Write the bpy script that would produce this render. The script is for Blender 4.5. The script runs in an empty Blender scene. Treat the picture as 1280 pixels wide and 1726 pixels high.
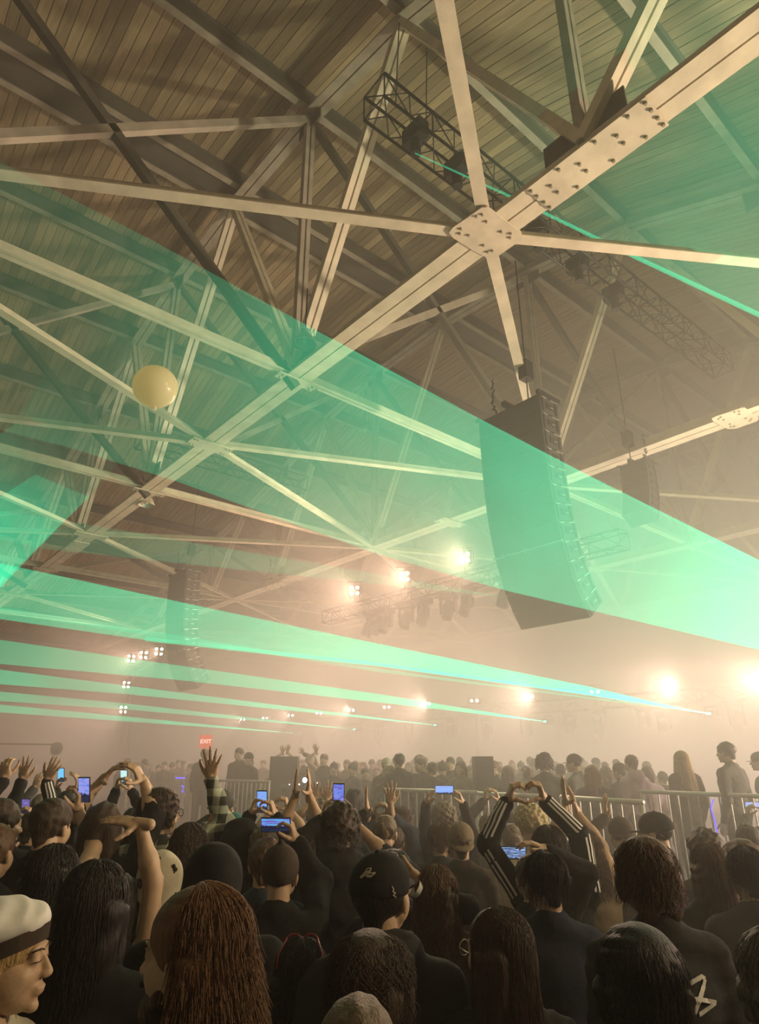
import bpy, math, random
import numpy as np
from mathutils import Vector, Matrix
random.seed(7); rng = np.random.default_rng(7)
sc = bpy.context.scene
COL = sc.collection
# ------------------------------------------------------------------ frame, camera
# world axes: x runs across the hall towards the stage side, y runs along the roof trusses, z up
FPX, HOR, PCX, PCY = 1090.0, 1281.0, 640.0, 863.0
EYE = np.array([0.0, 0.0, 2.05])
PITCH = math.atan((HOR - PCY) / FPX)
AZ = math.radians(49.66)                      # heading measured from +x towards +y
FWD = np.array([math.cos(AZ), math.sin(AZ), 0.0]); RGT = np.array([math.sin(AZ), -math.cos(AZ), 0.0]); ZUP = np.array([0., 0., 1.])
CF = FWD * math.cos(PITCH) + ZUP * math.sin(PITCH)      # camera forward
CU = -FWD * math.sin(PITCH) + ZUP * math.cos(PITCH)     # camera up
def ray(x, y):
    return RGT * (x - PCX) / FPX + CF - CU * (y - PCY) / FPX      # depth along the view axis = 1
def at(x, y, d): return EYE + ray(x, y) * d                        # d = view depth
def on_z(x, y, z):
    r = ray(x, y); return EYE + r * ((z - EYE[2]) / r[2])
def on_x(x, y, X):
    r = ray(x, y); return EYE + r * (X / r[0])
def proj(P):
    v = np.asarray(P) - EYE; d = v @ CF
    return PCX + FPX * (v @ RGT) / d, PCY - FPX * (v @ CU) / d
cd = bpy.data.cameras.new('camera'); cam = bpy.data.objects.new('camera', cd); COL.objects.link(cam); sc.camera = cam
cam.location = EYE
cam.rotation_euler = Matrix((RGT, CU, -CF)).transposed().to_euler()
cd.sensor_fit = 'HORIZONTAL'; cd.sensor_width = 36.0; cd.lens = 36.0 * FPX / 1280.0
cd.clip_start = 0.05; cd.clip_end = 300
# (the principal point and the pitch above already hold the horizon at row 1281; the 10 px left over is a lens shift)
cd.shift_y = (863.0 - PCY) / 1280.0
# ------------------------------------------------------------------ world, exposure, haze and lamp strengths
sc.view_settings.view_transform = 'Standard'; sc.view_settings.look = 'None'
sc.view_settings.exposure = 0.30; sc.view_settings.gamma = 1.0; sc.view_settings.use_curve_mapping = False
sc.cycles.use_denoising = True
sc.cycles.max_bounces = 5; sc.cycles.diffuse_bounces = 2; sc.cycles.glossy_bounces = 2; sc.cycles.volume_bounces = 1
sc.cycles.transparent_max_bounces = 24; sc.cycles.transmission_bounces = 2
sc.cycles.sample_clamp_indirect = 4.0
W = bpy.data.worlds.new('hall_air'); sc.world = W; W.use_nodes = True
W.node_tree.nodes['Background'].inputs[0].default_value = (0.50, 0.45, 0.36, 1)
W.node_tree.nodes['Background'].inputs[1].default_value = 0.10
HAZE = (.010, .018, .032, .050)                     # scattering per metre of the three nested haze banks
LAMP_W, LAMP_LOW_W = 1050.0, 1080.0            # watts per flown four-lamp blinder, per lamp pair on the low truss
WARM, PINK = (1.0, 0.61, 0.42), (1.0, 0.52, 0.52)
def lamp(name, P, watts, col, radius=0.12, kind='POINT', aim=None, size=1.0, spot=60):
    d = bpy.data.lights.new(name, kind); d.energy = watts; d.color = col
    if kind == 'AREA': d.size = size
    else: d.shadow_soft_size = radius
    if kind == 'SPOT': d.spot_size = math.radians(spot); d.spot_blend = 0.5
    o = bpy.data.objects.new(name, d); COL.objects.link(o); o.location = P
    if aim is not None: o.rotation_euler = Vector(np.asarray(aim) - np.asarray(P)).to_track_quat('-Z', 'Y').to_euler()
    return o
# wash light: added unseen uplights, lamps off to the right, an added fill
for yy in (4.0, 14.0, 26.0):                 # added area lights, kept out of sight, brightening roof steel and haze
    o_ = lamp('added_uplight', (20.6, yy, .62), 420, (1.0, .72, .52), kind='AREA', aim=(20.3, yy, 12), size=9.0); o_.data.shape = 'RECTANGLE'; o_.data.size_y = 1.2
lamp('side_wash_lamp', (15.0, -4.0, 2.6), 14000, (1.0, .76, .50), kind='SPOT', aim=(4.5, 6.0, 9.5), radius=.35, spot=75)
lamp('side_wash_lamp', (17.5, 0.5, 3.0), 2000, PINK, kind='SPOT', aim=(8, 8, 2), radius=.3, spot=100)
lamp('added_crowd_fill', (-4.0, -3.0, 7.5), 100, (1.0, .74, .34), radius=.6)  # added fill without a real fixture, lightens the near arms
lamp('crowd_side_lamp', (9.0, -6.5, 6.0), 2800, (1.0, .72, .42), kind='SPOT', aim=(1.5, 2.0, 1.5), radius=.3, spot=50)
# ------------------------------------------------------------------ materials
MATS = {}
def mat(name, col, rough=0.6, metal=0.0, noise=0.0, nscale=8.0, bump=0.0, bscale=40.0, emis=None, estr=0.0, rand=0.0, stretch=None, alpha=None, spec=0.5):
    if name in MATS: return MATS[name]
    m = bpy.data.materials.new(name); m.use_nodes = True; nt = m.node_tree; b = nt.nodes['Principled BSDF']
    b.inputs['Base Color'].default_value = (*col, 1); b.inputs['Roughness'].default_value = rough; b.inputs['Metallic'].default_value = metal
    b.inputs['Specular IOR Level'].default_value = spec
    tc = nt.nodes.new('ShaderNodeTexCoord'); mp = nt.nodes.new('ShaderNodeMapping'); nt.links.new(tc.outputs['Object'], mp.inputs[0])
    if stretch: mp.inputs['Scale'].default_value = stretch
    src = None
    if noise:
        n = nt.nodes.new('ShaderNodeTexNoise'); n.inputs['Scale'].default_value = nscale; n.inputs['Detail'].default_value = 5
        nt.links.new(mp.outputs[0], n.inputs['Vector'])
        r = nt.nodes.new('ShaderNodeMapRange'); r.inputs[1].default_value = .3; r.inputs[2].default_value = .7
        r.inputs[3].default_value = 1 - noise; r.inputs[4].default_value = 1 + noise
        nt.links.new(n.outputs[0], r.inputs[0]); src = r.outputs[0]
    if rand:
        oi = nt.nodes.new('ShaderNodeObjectInfo'); r2 = nt.nodes.new('ShaderNodeMapRange')
        r2.inputs[3].default_value = 1 - rand; r2.inputs[4].default_value = 1 + rand; nt.links.new(oi.outputs['Random'], r2.inputs[0])
        if src:
            mm = nt.nodes.new('ShaderNodeMath'); mm.operation = 'MULTIPLY'; nt.links.new(src, mm.inputs[0]); nt.links.new(r2.outputs[0], mm.inputs[1]); src = mm.outputs[0]
        else: src = r2.outputs[0]
    if src:
        vm = nt.nodes.new('ShaderNodeVectorMath'); vm.operation = 'SCALE'; vm.inputs[0].default_value = col; nt.links.new(src, vm.inputs['Scale'])
        nt.links.new(vm.outputs[0], b.inputs['Base Color'])
    if bump:
        n2 = nt.nodes.new('ShaderNodeTexNoise'); n2.inputs['Scale'].default_value = bscale; n2.inputs['Detail'].default_value = 4
        nt.links.new(mp.outputs[0], n2.inputs['Vector'])
        bp = nt.nodes.new('ShaderNodeBump'); bp.inputs['Strength'].default_value = bump; bp.inputs['Distance'].default_value = .01
        nt.links.new(n2.outputs[0], bp.inputs['Height']); nt.links.new(bp.outputs[0], b.inputs['Normal'])
    if emis:
        b.inputs['Emission Color'].default_value = (*emis, 1); b.inputs['Emission Strength'].default_value = estr
        m.cycles.emission_sampling = 'NONE'
    MATS[name] = m; return m
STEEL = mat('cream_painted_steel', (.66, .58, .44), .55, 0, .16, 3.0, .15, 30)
STEEL2 = mat('midtone_painted_steel', (.36, .32, .25), .65, 0, .2, 3.0)  # darker tone of the cream paint
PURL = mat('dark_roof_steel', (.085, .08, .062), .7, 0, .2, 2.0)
BOLT = mat('bolt_steel', (.30, .26, .19), .5, .3)
WOOD = mat('roof_board_wood', (.32, .245, .14), .75, 0, .22, 3.0, .2, 30, rand=.42, stretch=(6, .5, 1))
WOODS = mat('far_roof_board_wood', (.30, .23, .135), .75, 0, .30, 2.0, 0, stretch=(4, .3, 1))
BLACK = mat('black_steel', (.018, .018, .018), .45, .4)
BLACKP = mat('black_cabinet_paint', (.03, .03, .03), .6, 0, .2, 5, .2, 60)
GRILLE = mat('black_grille_cloth', (.022, .022, .022), .8)
CHROME = mat('bare_bright_steel', (.55, .55, .52), .3, .8)
GALV = mat('galvanised_steel', (.62, .60, .54), .45, .5, .12, 6)
CONC = mat('concrete_floor', (.12, .115, .105), .8, 0, .25, .8, .2, 20)
WALLM = mat('hall_wall', (.16, .14, .12), .85, 0, .15, .6)
LAMPE = mat('lit_lamp_face', (1, .9, .7), .4, emis=(1.0, .82, .52), estr=55)
# ------------------------------------------------------------------ mesh helpers
class MB:
    def __init__(s): s.v = []; s.f = []; s.m = []; s.n = 0
    def add(s, V, F, mi=0):
        V = np.asarray(V, float).reshape(-1, 3); s.v.append(V)
        for q in F: s.f.append([int(i) + s.n for i in q])
        s.m += [mi] * len(F); s.n += len(V); return s
    def box(s, c, d, R=None, mi=0, taper=1.0):
        x, y, z = np.asarray(d, float) / 2
        V = np.array([[-x, -y, -z], [x, -y, -z], [x, y, -z], [-x, y, -z], [-x * taper, -y * taper, z], [x * taper, -y * taper, z], [x * taper, y * taper, z], [-x * taper, y * taper, z]])
        if R is not None: V = V @ np.asarray(R).T
        return s.add(V + np.asarray(c), [(0, 3, 2, 1), (4, 5, 6, 7), (0, 1, 5, 4), (1, 2, 6, 5), (2, 3, 7, 6), (3, 0, 4, 7)], mi)
    def bar(s, p, q, w, h, side=None, off=(0, 0), mi=0):
        """rectangular bar from p to q; w measured along `side`, h across it; off = shift along (side, cross)"""
        p = np.asarray(p, float); q = np.asarray(q, float); d = q - p; L = np.linalg.norm(d); d = d / L
        side = np.array([0, 0, 1.]) if side is None else np.asarray(side, float)
        if side is None or abs(d @ side) > .98: side = np.array([1., 0, 0])
        sd = side - d * (d @ side); sd /= np.linalg.norm(sd); up = np.cross(sd, d)
        R = np.array([sd, d, up]).T
        return s.box((p + q) / 2 + sd * off[0] + up * off[1], (w, L, h), R, mi)
    def tube(s, pts, rad, n=8, cap=True, mi=0):
        pts = np.asarray(pts, float); k = len(pts); rad = np.broadcast_to(rad, (k,))
        T = np.gradient(pts, axis=0); T /= np.linalg.norm(T, axis=1)[:, None] + 1e-12
        a = np.array([0, 0, 1.]) if abs(T[0][2]) < .9 else np.array([1., 0, 0])
        V = []; N = a - T[0] * (a @ T[0]); N /= np.linalg.norm(N)
        for i in range(k):
            N = N - T[i] * (N @ T[i]); N /= np.linalg.norm(N) + 1e-12; Bn = np.cross(T[i], N)
            for j in range(n):
                t = 2 * math.pi * j / n; V.append(pts[i] + rad[i] * (N * math.cos(t) + Bn * math.sin(t)))
        F = [(i * n + j, i * n + (j + 1) % n, (i + 1) * n + (j + 1) % n, (i + 1) * n + j) for i in range(k - 1) for j in range(n)]
        if cap: F += [tuple(range(n - 1, -1, -1)), tuple((k - 1) * n + j for j in range(n))]
        return s.add(V, F, mi)
    def lathe(s, prof, n=20, c=(0, 0, 0), R=None, mi=0):
        V = []; k = len(prof)
        for r, z in prof:
            for j in range(n):
                t = 2 * math.pi * j / n; V.append((r * math.cos(t), r * math.sin(t), z))
        V = np.array(V)
        if R is not None: V = V @ np.asarray(R).T
        F = [(i * n + j, i * n + (j + 1) % n, (i + 1) * n + (j + 1) % n, (i + 1) * n + j) for i in range(k - 1) for j in range(n)]
        return s.add(V + np.asarray(c), F, mi)
    def ell(s, c, r, nu=16, nv=10, R=None, mi=0):
        pr = [(math.sin(math.pi * i / nv) + 1e-5, -math.cos(math.pi * i / nv)) for i in range(nv + 1)]
        V = []; F = []
        for a, z in pr:
            for j in range(nu):
                t = 2 * math.pi * j / nu; V.append((a * math.cos(t), a * math.sin(t), z))
        V = np.array(V) * np.asarray(r)
        if R is not None: V = V @ np.asarray(R).T
        F = [(i * nu + j, i * nu + (j + 1) % nu, (i + 1) * nu + (j + 1) % nu, (i + 1) * nu + j) for i in range(nv) for j in range(nu)]
        return s.add(V + np.asarray(c), F, mi)
    def mesh(s, name, mats, smooth=False):
        V = np.concatenate(s.v) if s.v else np.zeros((0, 3))
        return mk_mesh(name, V, s.f, mats, smooth, s.m)
def mk_mesh(name, V, F, mats, smooth=False, mi=None):
    me = bpy.data.meshes.new(name)
    if isinstance(F, np.ndarray):
        n, k = F.shape; me.vertices.add(len(V)); me.vertices.foreach_set('co', np.asarray(V, np.float32).ravel())
        me.loops.add(n * k); me.loops.foreach_set('vertex_index', F.astype(np.int32).ravel())
        me.polygons.add(n); me.polygons.foreach_set('loop_start', np.arange(0, n * k, k, dtype=np.int32))
        me.update(calc_edges=True)
    else:
        me.from_pydata([tuple(v) for v in V], [], F)
    for m in (mats if isinstance(mats, (list, tuple)) else [mats]): me.materials.append(m)
    if mi is not None and len(me.materials) > 1: me.polygons.foreach_set('material_index', np.asarray(mi, np.int32))
    if smooth: me.polygons.foreach_set('use_smooth', np.ones(len(me.polygons), bool))
    me.update(); return me
def link(name, data, parent=None, kind=None, label=None, loc=None):
    o = bpy.data.objects.new(name, data); COL.objects.link(o)
    if parent is not None: o.parent = parent
    if loc is not None: o.location = loc
    if kind: o['kind'] = kind
    if label: o['label'] = label
    return o
def tag(o, label, cat, group=None):
    o['label'] = label; o['category'] = cat
    if group: o['group'] = group
    return o
def thing(name, label, cat, loc=(0, 0, 0), rz=0.0, group=None):
    o = link(name, None, loc=loc); o.rotation_euler = (0, 0, rz); return tag(o, label, cat, group)
def part(name, mb, mats, parent, smooth=False, kind=None, label=None, loc=None):
    return link(name, mb.mesh(name, mats, smooth), parent, kind, label, loc)
def dup(src, parent=None):
    c = src.copy(); COL.objects.link(c)
    if parent is not None: c.parent = parent
    for ch in src.children: dup(ch, c)
    return c
# ------------------------------------------------------------------ the hall
H = 6.5; ZB = EYE[2] + H                       # underside of the bottom chords
YC = 1.88 * H                                  # middle of the span
TX = [-.33 * H, .838 * H, 2.015 * H, 3.19 * H, 4.37 * H]    # truss positions across the hall
TOPU = [(0, 2.07), (.53, 2.04), (1.0, 1.95), (1.47, 1.77), (1.95, 1.62), (2.4, 1.50), (2.9, 1.38), (3.35, 1.28), (3.85, 1.19), (4.3, 1.12), (5.1, 1.04)]
BOTU = [.53, 1.47, 2.4, 3.35, 4.3]
def ztop(u): return EYE[2] + H * np.interp(abs(u), [a for a, _ in TOPU], [b for _, b in TOPU])
X0, X1, Y0, Y1 = -10.0, 31.0, YC - 5.15 * H, YC + 5.15 * H
mb = MB().box(((X0 + X1) / 2, (Y0 + Y1) / 2, -.1), (X1 - X0, Y1 - Y0, .2)); part('floor', mb, CONC, None, kind='structure')
mb = MB().box((X1 + .15, (Y0 + Y1) / 2, 6), (.3, Y1 - Y0, 12.4)); part('wall_back', mb, WALLM, None, kind='structure')
mb = MB().box(((X0 + X1) / 2, Y1 + .15, 6), (X1 - X0, .3, 12.4)); wl = part('wall_left', mb, WALLM, None, kind='structure')
mb = MB().box(((X0 + X1) / 2, Y0 - .15, 6), (X1 - X0, .3, 12.4)); part('wall_right', mb, WALLM, None, kind='structure')
# roof deck: a thin backing, the boards below it
us = sorted(set([-u for u, _ in TOPU] + [u for u, _ in TOPU]))
DECK = .62
mb = MB()
for u0, u1 in zip(us[:-1], us[1:]):
    mb.bar((X0 + 20.5, YC + u0 * H, ztop(u0) + DECK + .06), (X0 + 20.5, YC + u1 * H, ztop(u1) + DECK + .06), X1 - X0, .05, side=(1, 0, 0))
ceil = part('ceiling', mb, PURL, None, kind='structure')
BW = .215
bm_unit = {}
def board_mesh(L):
    key = round(L, 2)
    if key not in bm_unit: bm_unit[key] = MB().box((0, 0, 0), (BW - .014, L, .03), taper=1.0).mesh('plank', WOOD)
    return bm_unit[key]
nplank = 0
far = MB()
for u0, u1 in zip(us[:-1], us[1:]):
    p = np.array([0, YC + u0 * H, ztop(u0) + DECK]); q = np.array([0, YC + u1 * H, ztop(u1) + DECK]); L = np.linalg.norm(q - p)
    ang = math.atan2(q[2] - p[2], q[1] - p[1])
    near_panel = (-1.0 <= u0 < 1.4)
    x = -2.0
    while x < X1 - .2:
        px_, py_ = proj(((p + q) / 2) + np.array([x, 0, 0]))
        vis = -60 < px_ < 1340 and -200 < py_
        if near_panel and vis and nplank < 300 and x < 12.5:
            o = link('plank', board_mesh(L - .01), ceil, loc=(x, (p[1] + q[1]) / 2, (p[2] + q[2]) / 2 + random.uniform(-.008, .008))); o.rotation_euler = (ang, 0, 0); nplank += 1
        else:
            far.bar(p + (x, 0, random.uniform(-.01, .01)), q + (x, 0, random.uniform(-.01, .01)), BW - .016, .03, side=(1, 0, 0))
        x += BW
link('planking', far.mesh('planking', WOODS), ceil, kind='stuff')
# purlins under the boards at every panel point and half way between trusses' feet
for u in us:
    for du in ((0,) if u else (-.065, .065)):
        z = ztop(u) + DECK - .03
        mb = MB(); y = YC + (u + du) * H
        mb.box(((X0 + X1) / 2, y, z - .03), (X1 - X0, .24, .03)).box(((X0 + X1) / 2, y, z - .22), (X1 - X0, .14, .38)).box(((X0 + X1) / 2, y, z - .42), (X1 - X0, .15, .03), mi=1)
        part('purlin', mb, (PURL, STEEL2), ceil)  # paler bottom flange paints in the lit edge of the dark beam
mb = MB().box(((X0 + X1) / 2, YC, ztop(0) + DECK - .3), (X1 - X0, .74, .04)); part('ridge_dark_strip', mb, PURL, ceil)  # dark sheet painted in for the dark recess along the ridge
# trusses
def dbl(mb, p, q, w, h, gap, side=(1, 0, 0)):
    o = w / 4 + gap / 4
    mb.bar(p, q, (w - gap) / 2, h, side, off=(-o, 0)); mb.bar(p, q, (w - gap) / 2, h, side, off=(o, 0)); return mb
def bolts(mb, c, du, dv, pts, nrm, r=.022):
    for a, b in pts:
        P = np.asarray(c) + np.asarray(du) * a + np.asarray(dv) * b
        mb.lathe([(r * .2, -.03), (r, -.028), (r, 0)], 6, P, np.array([du, dv, -np.asarray(nrm)]).T if False else None)
TL = ['cream steel roof truss crossing overhead from lower left to upper right, bolted gussets on it',
      'second roof truss, behind the big speaker array and half faded in haze',
      'third roof truss, a faint outline in the haze beyond the speaker arrays',
      'last roof truss against the back wall, lost in haze', 'roof truss above and behind the camera']
GUS = [(q[0] - TX[1], q[1] - YC) for q in (on_z(x_, y_, ZB - .02) for x_, y_ in ((757, 391), (763, 383), (812, 349), (822, 348), (879, 391), (881, 402), (838, 432), (820, 433), (797, 421), (764, 400)))]
if sum(a[0] * b[1] - b[0] * a[1] for a, b in zip(GUS, GUS[1:] + GUS[:1])) < 0: GUS = GUS[::-1]
GBOLT = [(q[0] - TX[1], q[1] - YC + 1.235 * H) for q in (on_z(x_, y_, ZB - .03) for x_, y_ in ((803, 364), (813, 361), (820, 373), (845, 390), (861, 393), (860, 400), (775, 393), (777, 385), (790, 396), (815, 413), (822, 424), (830, 422)))]
def make_truss(x, label, near):
    t = thing('roof_truss', label, 'roof truss', (x, YC, 0)); P = lambda u, z: np.array([0, u * H, z])
    ym = 5.1 * H
    mb = MB(); dbl(mb, P(-5.1, ZB + .02), P(5.1, ZB + .02), .46, .035, .025)
    dbl(mb, P(-5.1, ZB + .17), P(5.1, ZB + .17), .09, .28, .04); part('bottom_chord', mb, STEEL, t)
    for a, b in zip(us[:-1], us[1:]):
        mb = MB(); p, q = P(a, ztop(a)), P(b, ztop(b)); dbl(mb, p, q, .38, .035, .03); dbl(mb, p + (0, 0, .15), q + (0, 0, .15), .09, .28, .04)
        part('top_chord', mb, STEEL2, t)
    for s in (-1, 1):
        for u in BOTU:
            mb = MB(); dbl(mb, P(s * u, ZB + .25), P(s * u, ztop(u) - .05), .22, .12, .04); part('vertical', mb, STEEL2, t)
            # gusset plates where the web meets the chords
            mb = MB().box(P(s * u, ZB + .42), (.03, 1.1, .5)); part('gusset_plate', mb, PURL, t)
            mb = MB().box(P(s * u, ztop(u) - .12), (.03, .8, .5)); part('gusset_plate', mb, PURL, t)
        tops = [0, 1.0, 1.95, 2.9, 3.85, 5.1]
        for i, u in enumerate(BOTU):
            for tt in (tops[i], tops[i + 1]):
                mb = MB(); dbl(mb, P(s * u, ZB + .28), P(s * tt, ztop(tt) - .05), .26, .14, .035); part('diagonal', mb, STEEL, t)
    # flat gussets under the chord where the horizontal bracing crosses, splice plates with bolts
    for u, big in ((0, 0), (-1.235, 1), (1.235, 0), (2.77, 0), (-2.77, 0), (.53, -1), (-.53, -1), (2.0, -1), (-2.0, -1)):
        mb = MB()
        if big == 1:
            R = np.array([[math.cos(.72), -math.sin(.72), 0], [math.sin(.72), math.cos(.72), 0], [0, 0, 1]])
            c = P(u, ZB - .02); V = GUS
            n = len(V); mb.add([(a, b, c[2] + z) for z in (-.012, .012) for a, b in V], [tuple(range(n))[::-1], tuple(range(n, 2 * n))] + [(i, (i + 1) % n, n + (i + 1) % n, n + i) for i in range(n)])
        elif big == 0:
            mb.box(P(u, ZB - .02), (.95, .42, .024))
        else: mb.box(P(u, ZB - .02), (.80, .20, .024))
        g = part('gusset_plate', mb, STEEL, t)
        bb = MB(); c = P(u, ZB - .032)
        pts = (GBOLT if big == 1 else
               [(s1 * a, s2 * b) for s1 in (-1, 1) for a in (.42, .32) for s2 in (-1, 1) for b in (.05,)] if big < 0 else
               [(s1 * a, s2 * .13) for s1 in (-1, 1) for a in (.42, .34) for s2 in (-1, 1)])
        for a, b in pts: bb.lathe([(.001, -.022), (.017, -.022), (.021, 0)], 6, c + (a, b, 0))
        part('bolts', bb, BOLT, g, kind='stuff')
    for u in (-1.48, 1.48):
        g = part('splice_plate', MB().box(P(u, ZB - .02), (.50, 1.55, .024)), STEEL, t); bb = MB(); c = P(u, ZB - .032)
        for j in range(8):
            yy = (j - 3.5) * .2 + (.04 if j > 3 else -.04)
            for xx in (-.19, -.07, .07, .19):
                if (j + (abs(xx) > .1)) % 2 == 0 or j in (0, 7): bb.lathe([(.001, -.028), (.018, -.028), (.024, 0)], 6, c + (xx, yy, 0))
        part('bolts', bb, BOLT, g, kind='stuff')
    return t
order = [1, 2, 3, 4, 0]
T0 = None
for k, i in enumerate(order):
    if T0 is None: T0 = make_truss(TX[i], TL[k], True)
    else:
        t = dup(T0); t.location.x = TX[i]; t['label'] = TL[k]
# bracing between trusses, one frame per bay
BL = ['horizontal cross bracing and struts between the near overhead truss and the one behind the camera',
      'cross bracing and struts between the near truss and the second truss', 'hazy cross bracing and struts between the second and third trusses',
      'cross bracing of the last bay, beyond the third truss, almost lost in haze']
for bi in range(4):
    xa, xb = TX[bi], TX[bi + 1]
    t = thing('roof_bracing', BL[bi], 'bracing', ((xa + xb) / 2, YC, 0)); hx = (xb - xa) / 2
    P = lambda s, u, z: np.array([s * hx, u * H, z])
    for u in (-3.5, -2.0, -.53, .53, 2.0, 3.5):
        mb = MB(); dbl(mb, P(-1, u, ZB + .06), P(1, u, ZB + .06), .18, .03, .03, side=(0, 1, 0)); dbl(mb, P(-1, u, ZB + .15), P(1, u, ZB + .15), .06, .16, .02, side=(0, 1, 0)); part('strut', mb, STEEL, t)
    for u, vs in ((0, (-.53, .53)), (1.235, (.53, 2.0)), (-1.235, (-.53, -2.0)), (2.77, (2.0, 3.5)), (-2.77, (-2.0, -3.5))):
        for v in vs:
            for s in ((1,) if bi % 2 == 0 else (-1,)):
                mb = MB().bar(P(s, u, ZB + .015), P(-s, v, ZB + .015), .17, .02, side=(0, 1, 0)).bar(P(s, u, ZB + .08), P(-s, v, ZB + .08), .02, .14, side=(0, 1, 0)); part('brace', mb, STEEL, t)
    for u in (-2.4, -.53, .53, 2.4):
        for s in (-1, 1):
            mb = MB().bar(P(s, u, ztop(u) - .1), P(-s, u, ZB + (.35 if bi else -.15)), .15, .15, side=(0, 1, 0)); part('sway_brace', mb, PURL if s < 0 else STEEL2, t)  # one of each pair in dark steel: its shaded side put into colour
# ------------------------------------------------------------------ haze: thin over the crowd, thicker towards the stage where the hazers stand
for k_, (xa_, dens, lb) in enumerate([(X0 + .05, HAZE[0], 'thin warm theatrical haze filling the whole hall'), (8.0, HAZE[1], 'thicker bank of haze in front of the stage'), (14.5, HAZE[2], 'densest bank of haze over the stage'), (2.6, HAZE[3], 'low layer of haze hanging just above the crowd')]):
    hh_ = 4.6 if k_ == 3 else 16.3 - k_ * .1
    hz = MB().box(((xa_ + X1 - .05) / 2, (Y0 + Y1) / 2, hh_ / 2 + .02), (X1 - .05 - xa_ - k_ * .02, Y1 - Y0 - .1 - k_ * .1, hh_))
    hm = bpy.data.materials.new('theatrical_haze'); hm.use_nodes = True; nt = hm.node_tree; nt.nodes.remove(nt.nodes['Principled BSDF'])
    vs_ = nt.nodes.new('ShaderNodeVolumeScatter'); vs_.inputs['Color'].default_value = (.98, .93, .86, 1); vs_.inputs['Density'].default_value = dens; vs_.inputs['Anisotropy'].default_value = 0.3
    nt.links.new(vs_.outputs[0], nt.nodes['Material Output'].inputs['Volume'])
    haze = part('haze', hz, hm, None, kind='stuff'); tag(haze, lb, 'haze')
# ------------------------------------------------------------------ lamps, lasers, arrays
XS = 20.6                                       # the stage front line
A3_ = np.array
def lamp_cluster(P, n, r, label, watts, col=WARM, rows=1, group=None, real=True):
    """blinder: black housing, n lit lamp faces, yoke; faces the camera side"""
    t = thing('blinder_light', label, 'stage light', P, group=group)
    d = EYE - P; yaw = math.atan2(d[1], d[0]); t.rotation_euler = (0, 0, yaw)       # +x faces out
    cols = n // rows; w = cols * r * 2.5; h = rows * r * 2.5; rr = r * .72
    part('housing', MB().box((-.1, 0, 0), (.16, w + .04, h + .04)), BLACK, t)
    part('yoke', MB().box((-.1, w / 2 + .05, .05), (.05, .03, h * .9)).box((-.1, -w / 2 - .05, .05), (.05, .03, h * .9)).box((-.1, 0, h * .5 + .12), (.05, w + .13, .03)).tube([(-.1, 0, h * .5 + .12), (-.35, 0, h * .5 + .16), (-.45, 0, -.35)], .02), BLACK, t)
    for i in range(cols):
        for j in range(rows):
            c = (0, (i - (cols - 1) / 2) * r * 2.5, (j - (rows - 1) / 2) * r * 2.5)
            part('lamp_face', MB().lathe([(rr * .3, .0), (rr * .8, -.01), (rr, -.03)], 14, c, np.array([[0, 0, 1], [0, 1, 0], [-1, 0, 0]], float)).lathe([(0.001, 0), (rr * .3, 0)], 14, c, np.array([[0, 0, 1], [0, 1, 0], [-1, 0, 0]], float)), LAMPE, t)
    if real:
        dn = d / np.linalg.norm(d); 
        if rows == 1: lamp('blinder_lamp', P + dn * .25, watts, col, .1, kind='SPOT', aim=P + (-8, 0, -.9), spot=105)
        else: lamp('blinder_lamp', P + dn * .25, watts, col, .1, kind='SPOT', aim=P + (-8, 0, -3.5), spot=125)
    return t
ZQ = EYE[2] + 5.2
for (x, y), lb in zip([(783, 939), (682, 971), (598, 995)], ['four-lamp blinder nearest the big speaker array, brightest and highest of its row', 'four-lamp blinder in the middle of the row left of the big speaker array', 'four-lamp blinder furthest left in the row beside the big speaker array']):
    lamp_cluster(on_z(x, y, ZQ), 4, .075, lb, LAMP_W, rows=2)
for (x, y), lb in zip([(268, 1098), (242, 1104), (221, 1110)], ['far four-lamp blinder closest to the small speaker array', 'far four-lamp blinder, middle of the trio by the small speaker array', 'far four-lamp blinder, outermost of the trio left of the small speaker array']):
    lamp_cluster(on_z(x, y, ZQ), 4, .10, lb, LAMP_W * .8, rows=2)
lamp_cluster(on_x(213, 1154, 12.9), 4, .09, 'four-lamp blinder hanging low, under the far trio', LAMP_W * .5, rows=2)
lamp_cluster(on_x(208, 1196, 12.9), 4, .09, 'lowest four-lamp blinder, right above the crowd at far left', LAMP_W * .5, rows=2)
WROW = [(1278, 1146), (1133, 1156), (1003, 1166), (893, 1174), (800, 1181), (720, 1186), (652, 1192), (592, 1197), (538, 1202), (490, 1206), (447, 1210), (409, 1213)]
ZW = EYE[2] + 2.25
words = 'first second third fourth fifth sixth seventh eighth ninth tenth eleventh twelfth'.split()
WP = [on_x(x, y, XS) for x, y in WROW]
for k, P in enumerate(WP):
    lamp_cluster(P, 2, .085, 'two-lamp blinder on the low stage truss, %s from the right edge of the photo' % words[k], LAMP_LOW_W, rows=1, group='lamp pairs along the low stage truss', real=(k % 2 == 1 or k == 0))
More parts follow.
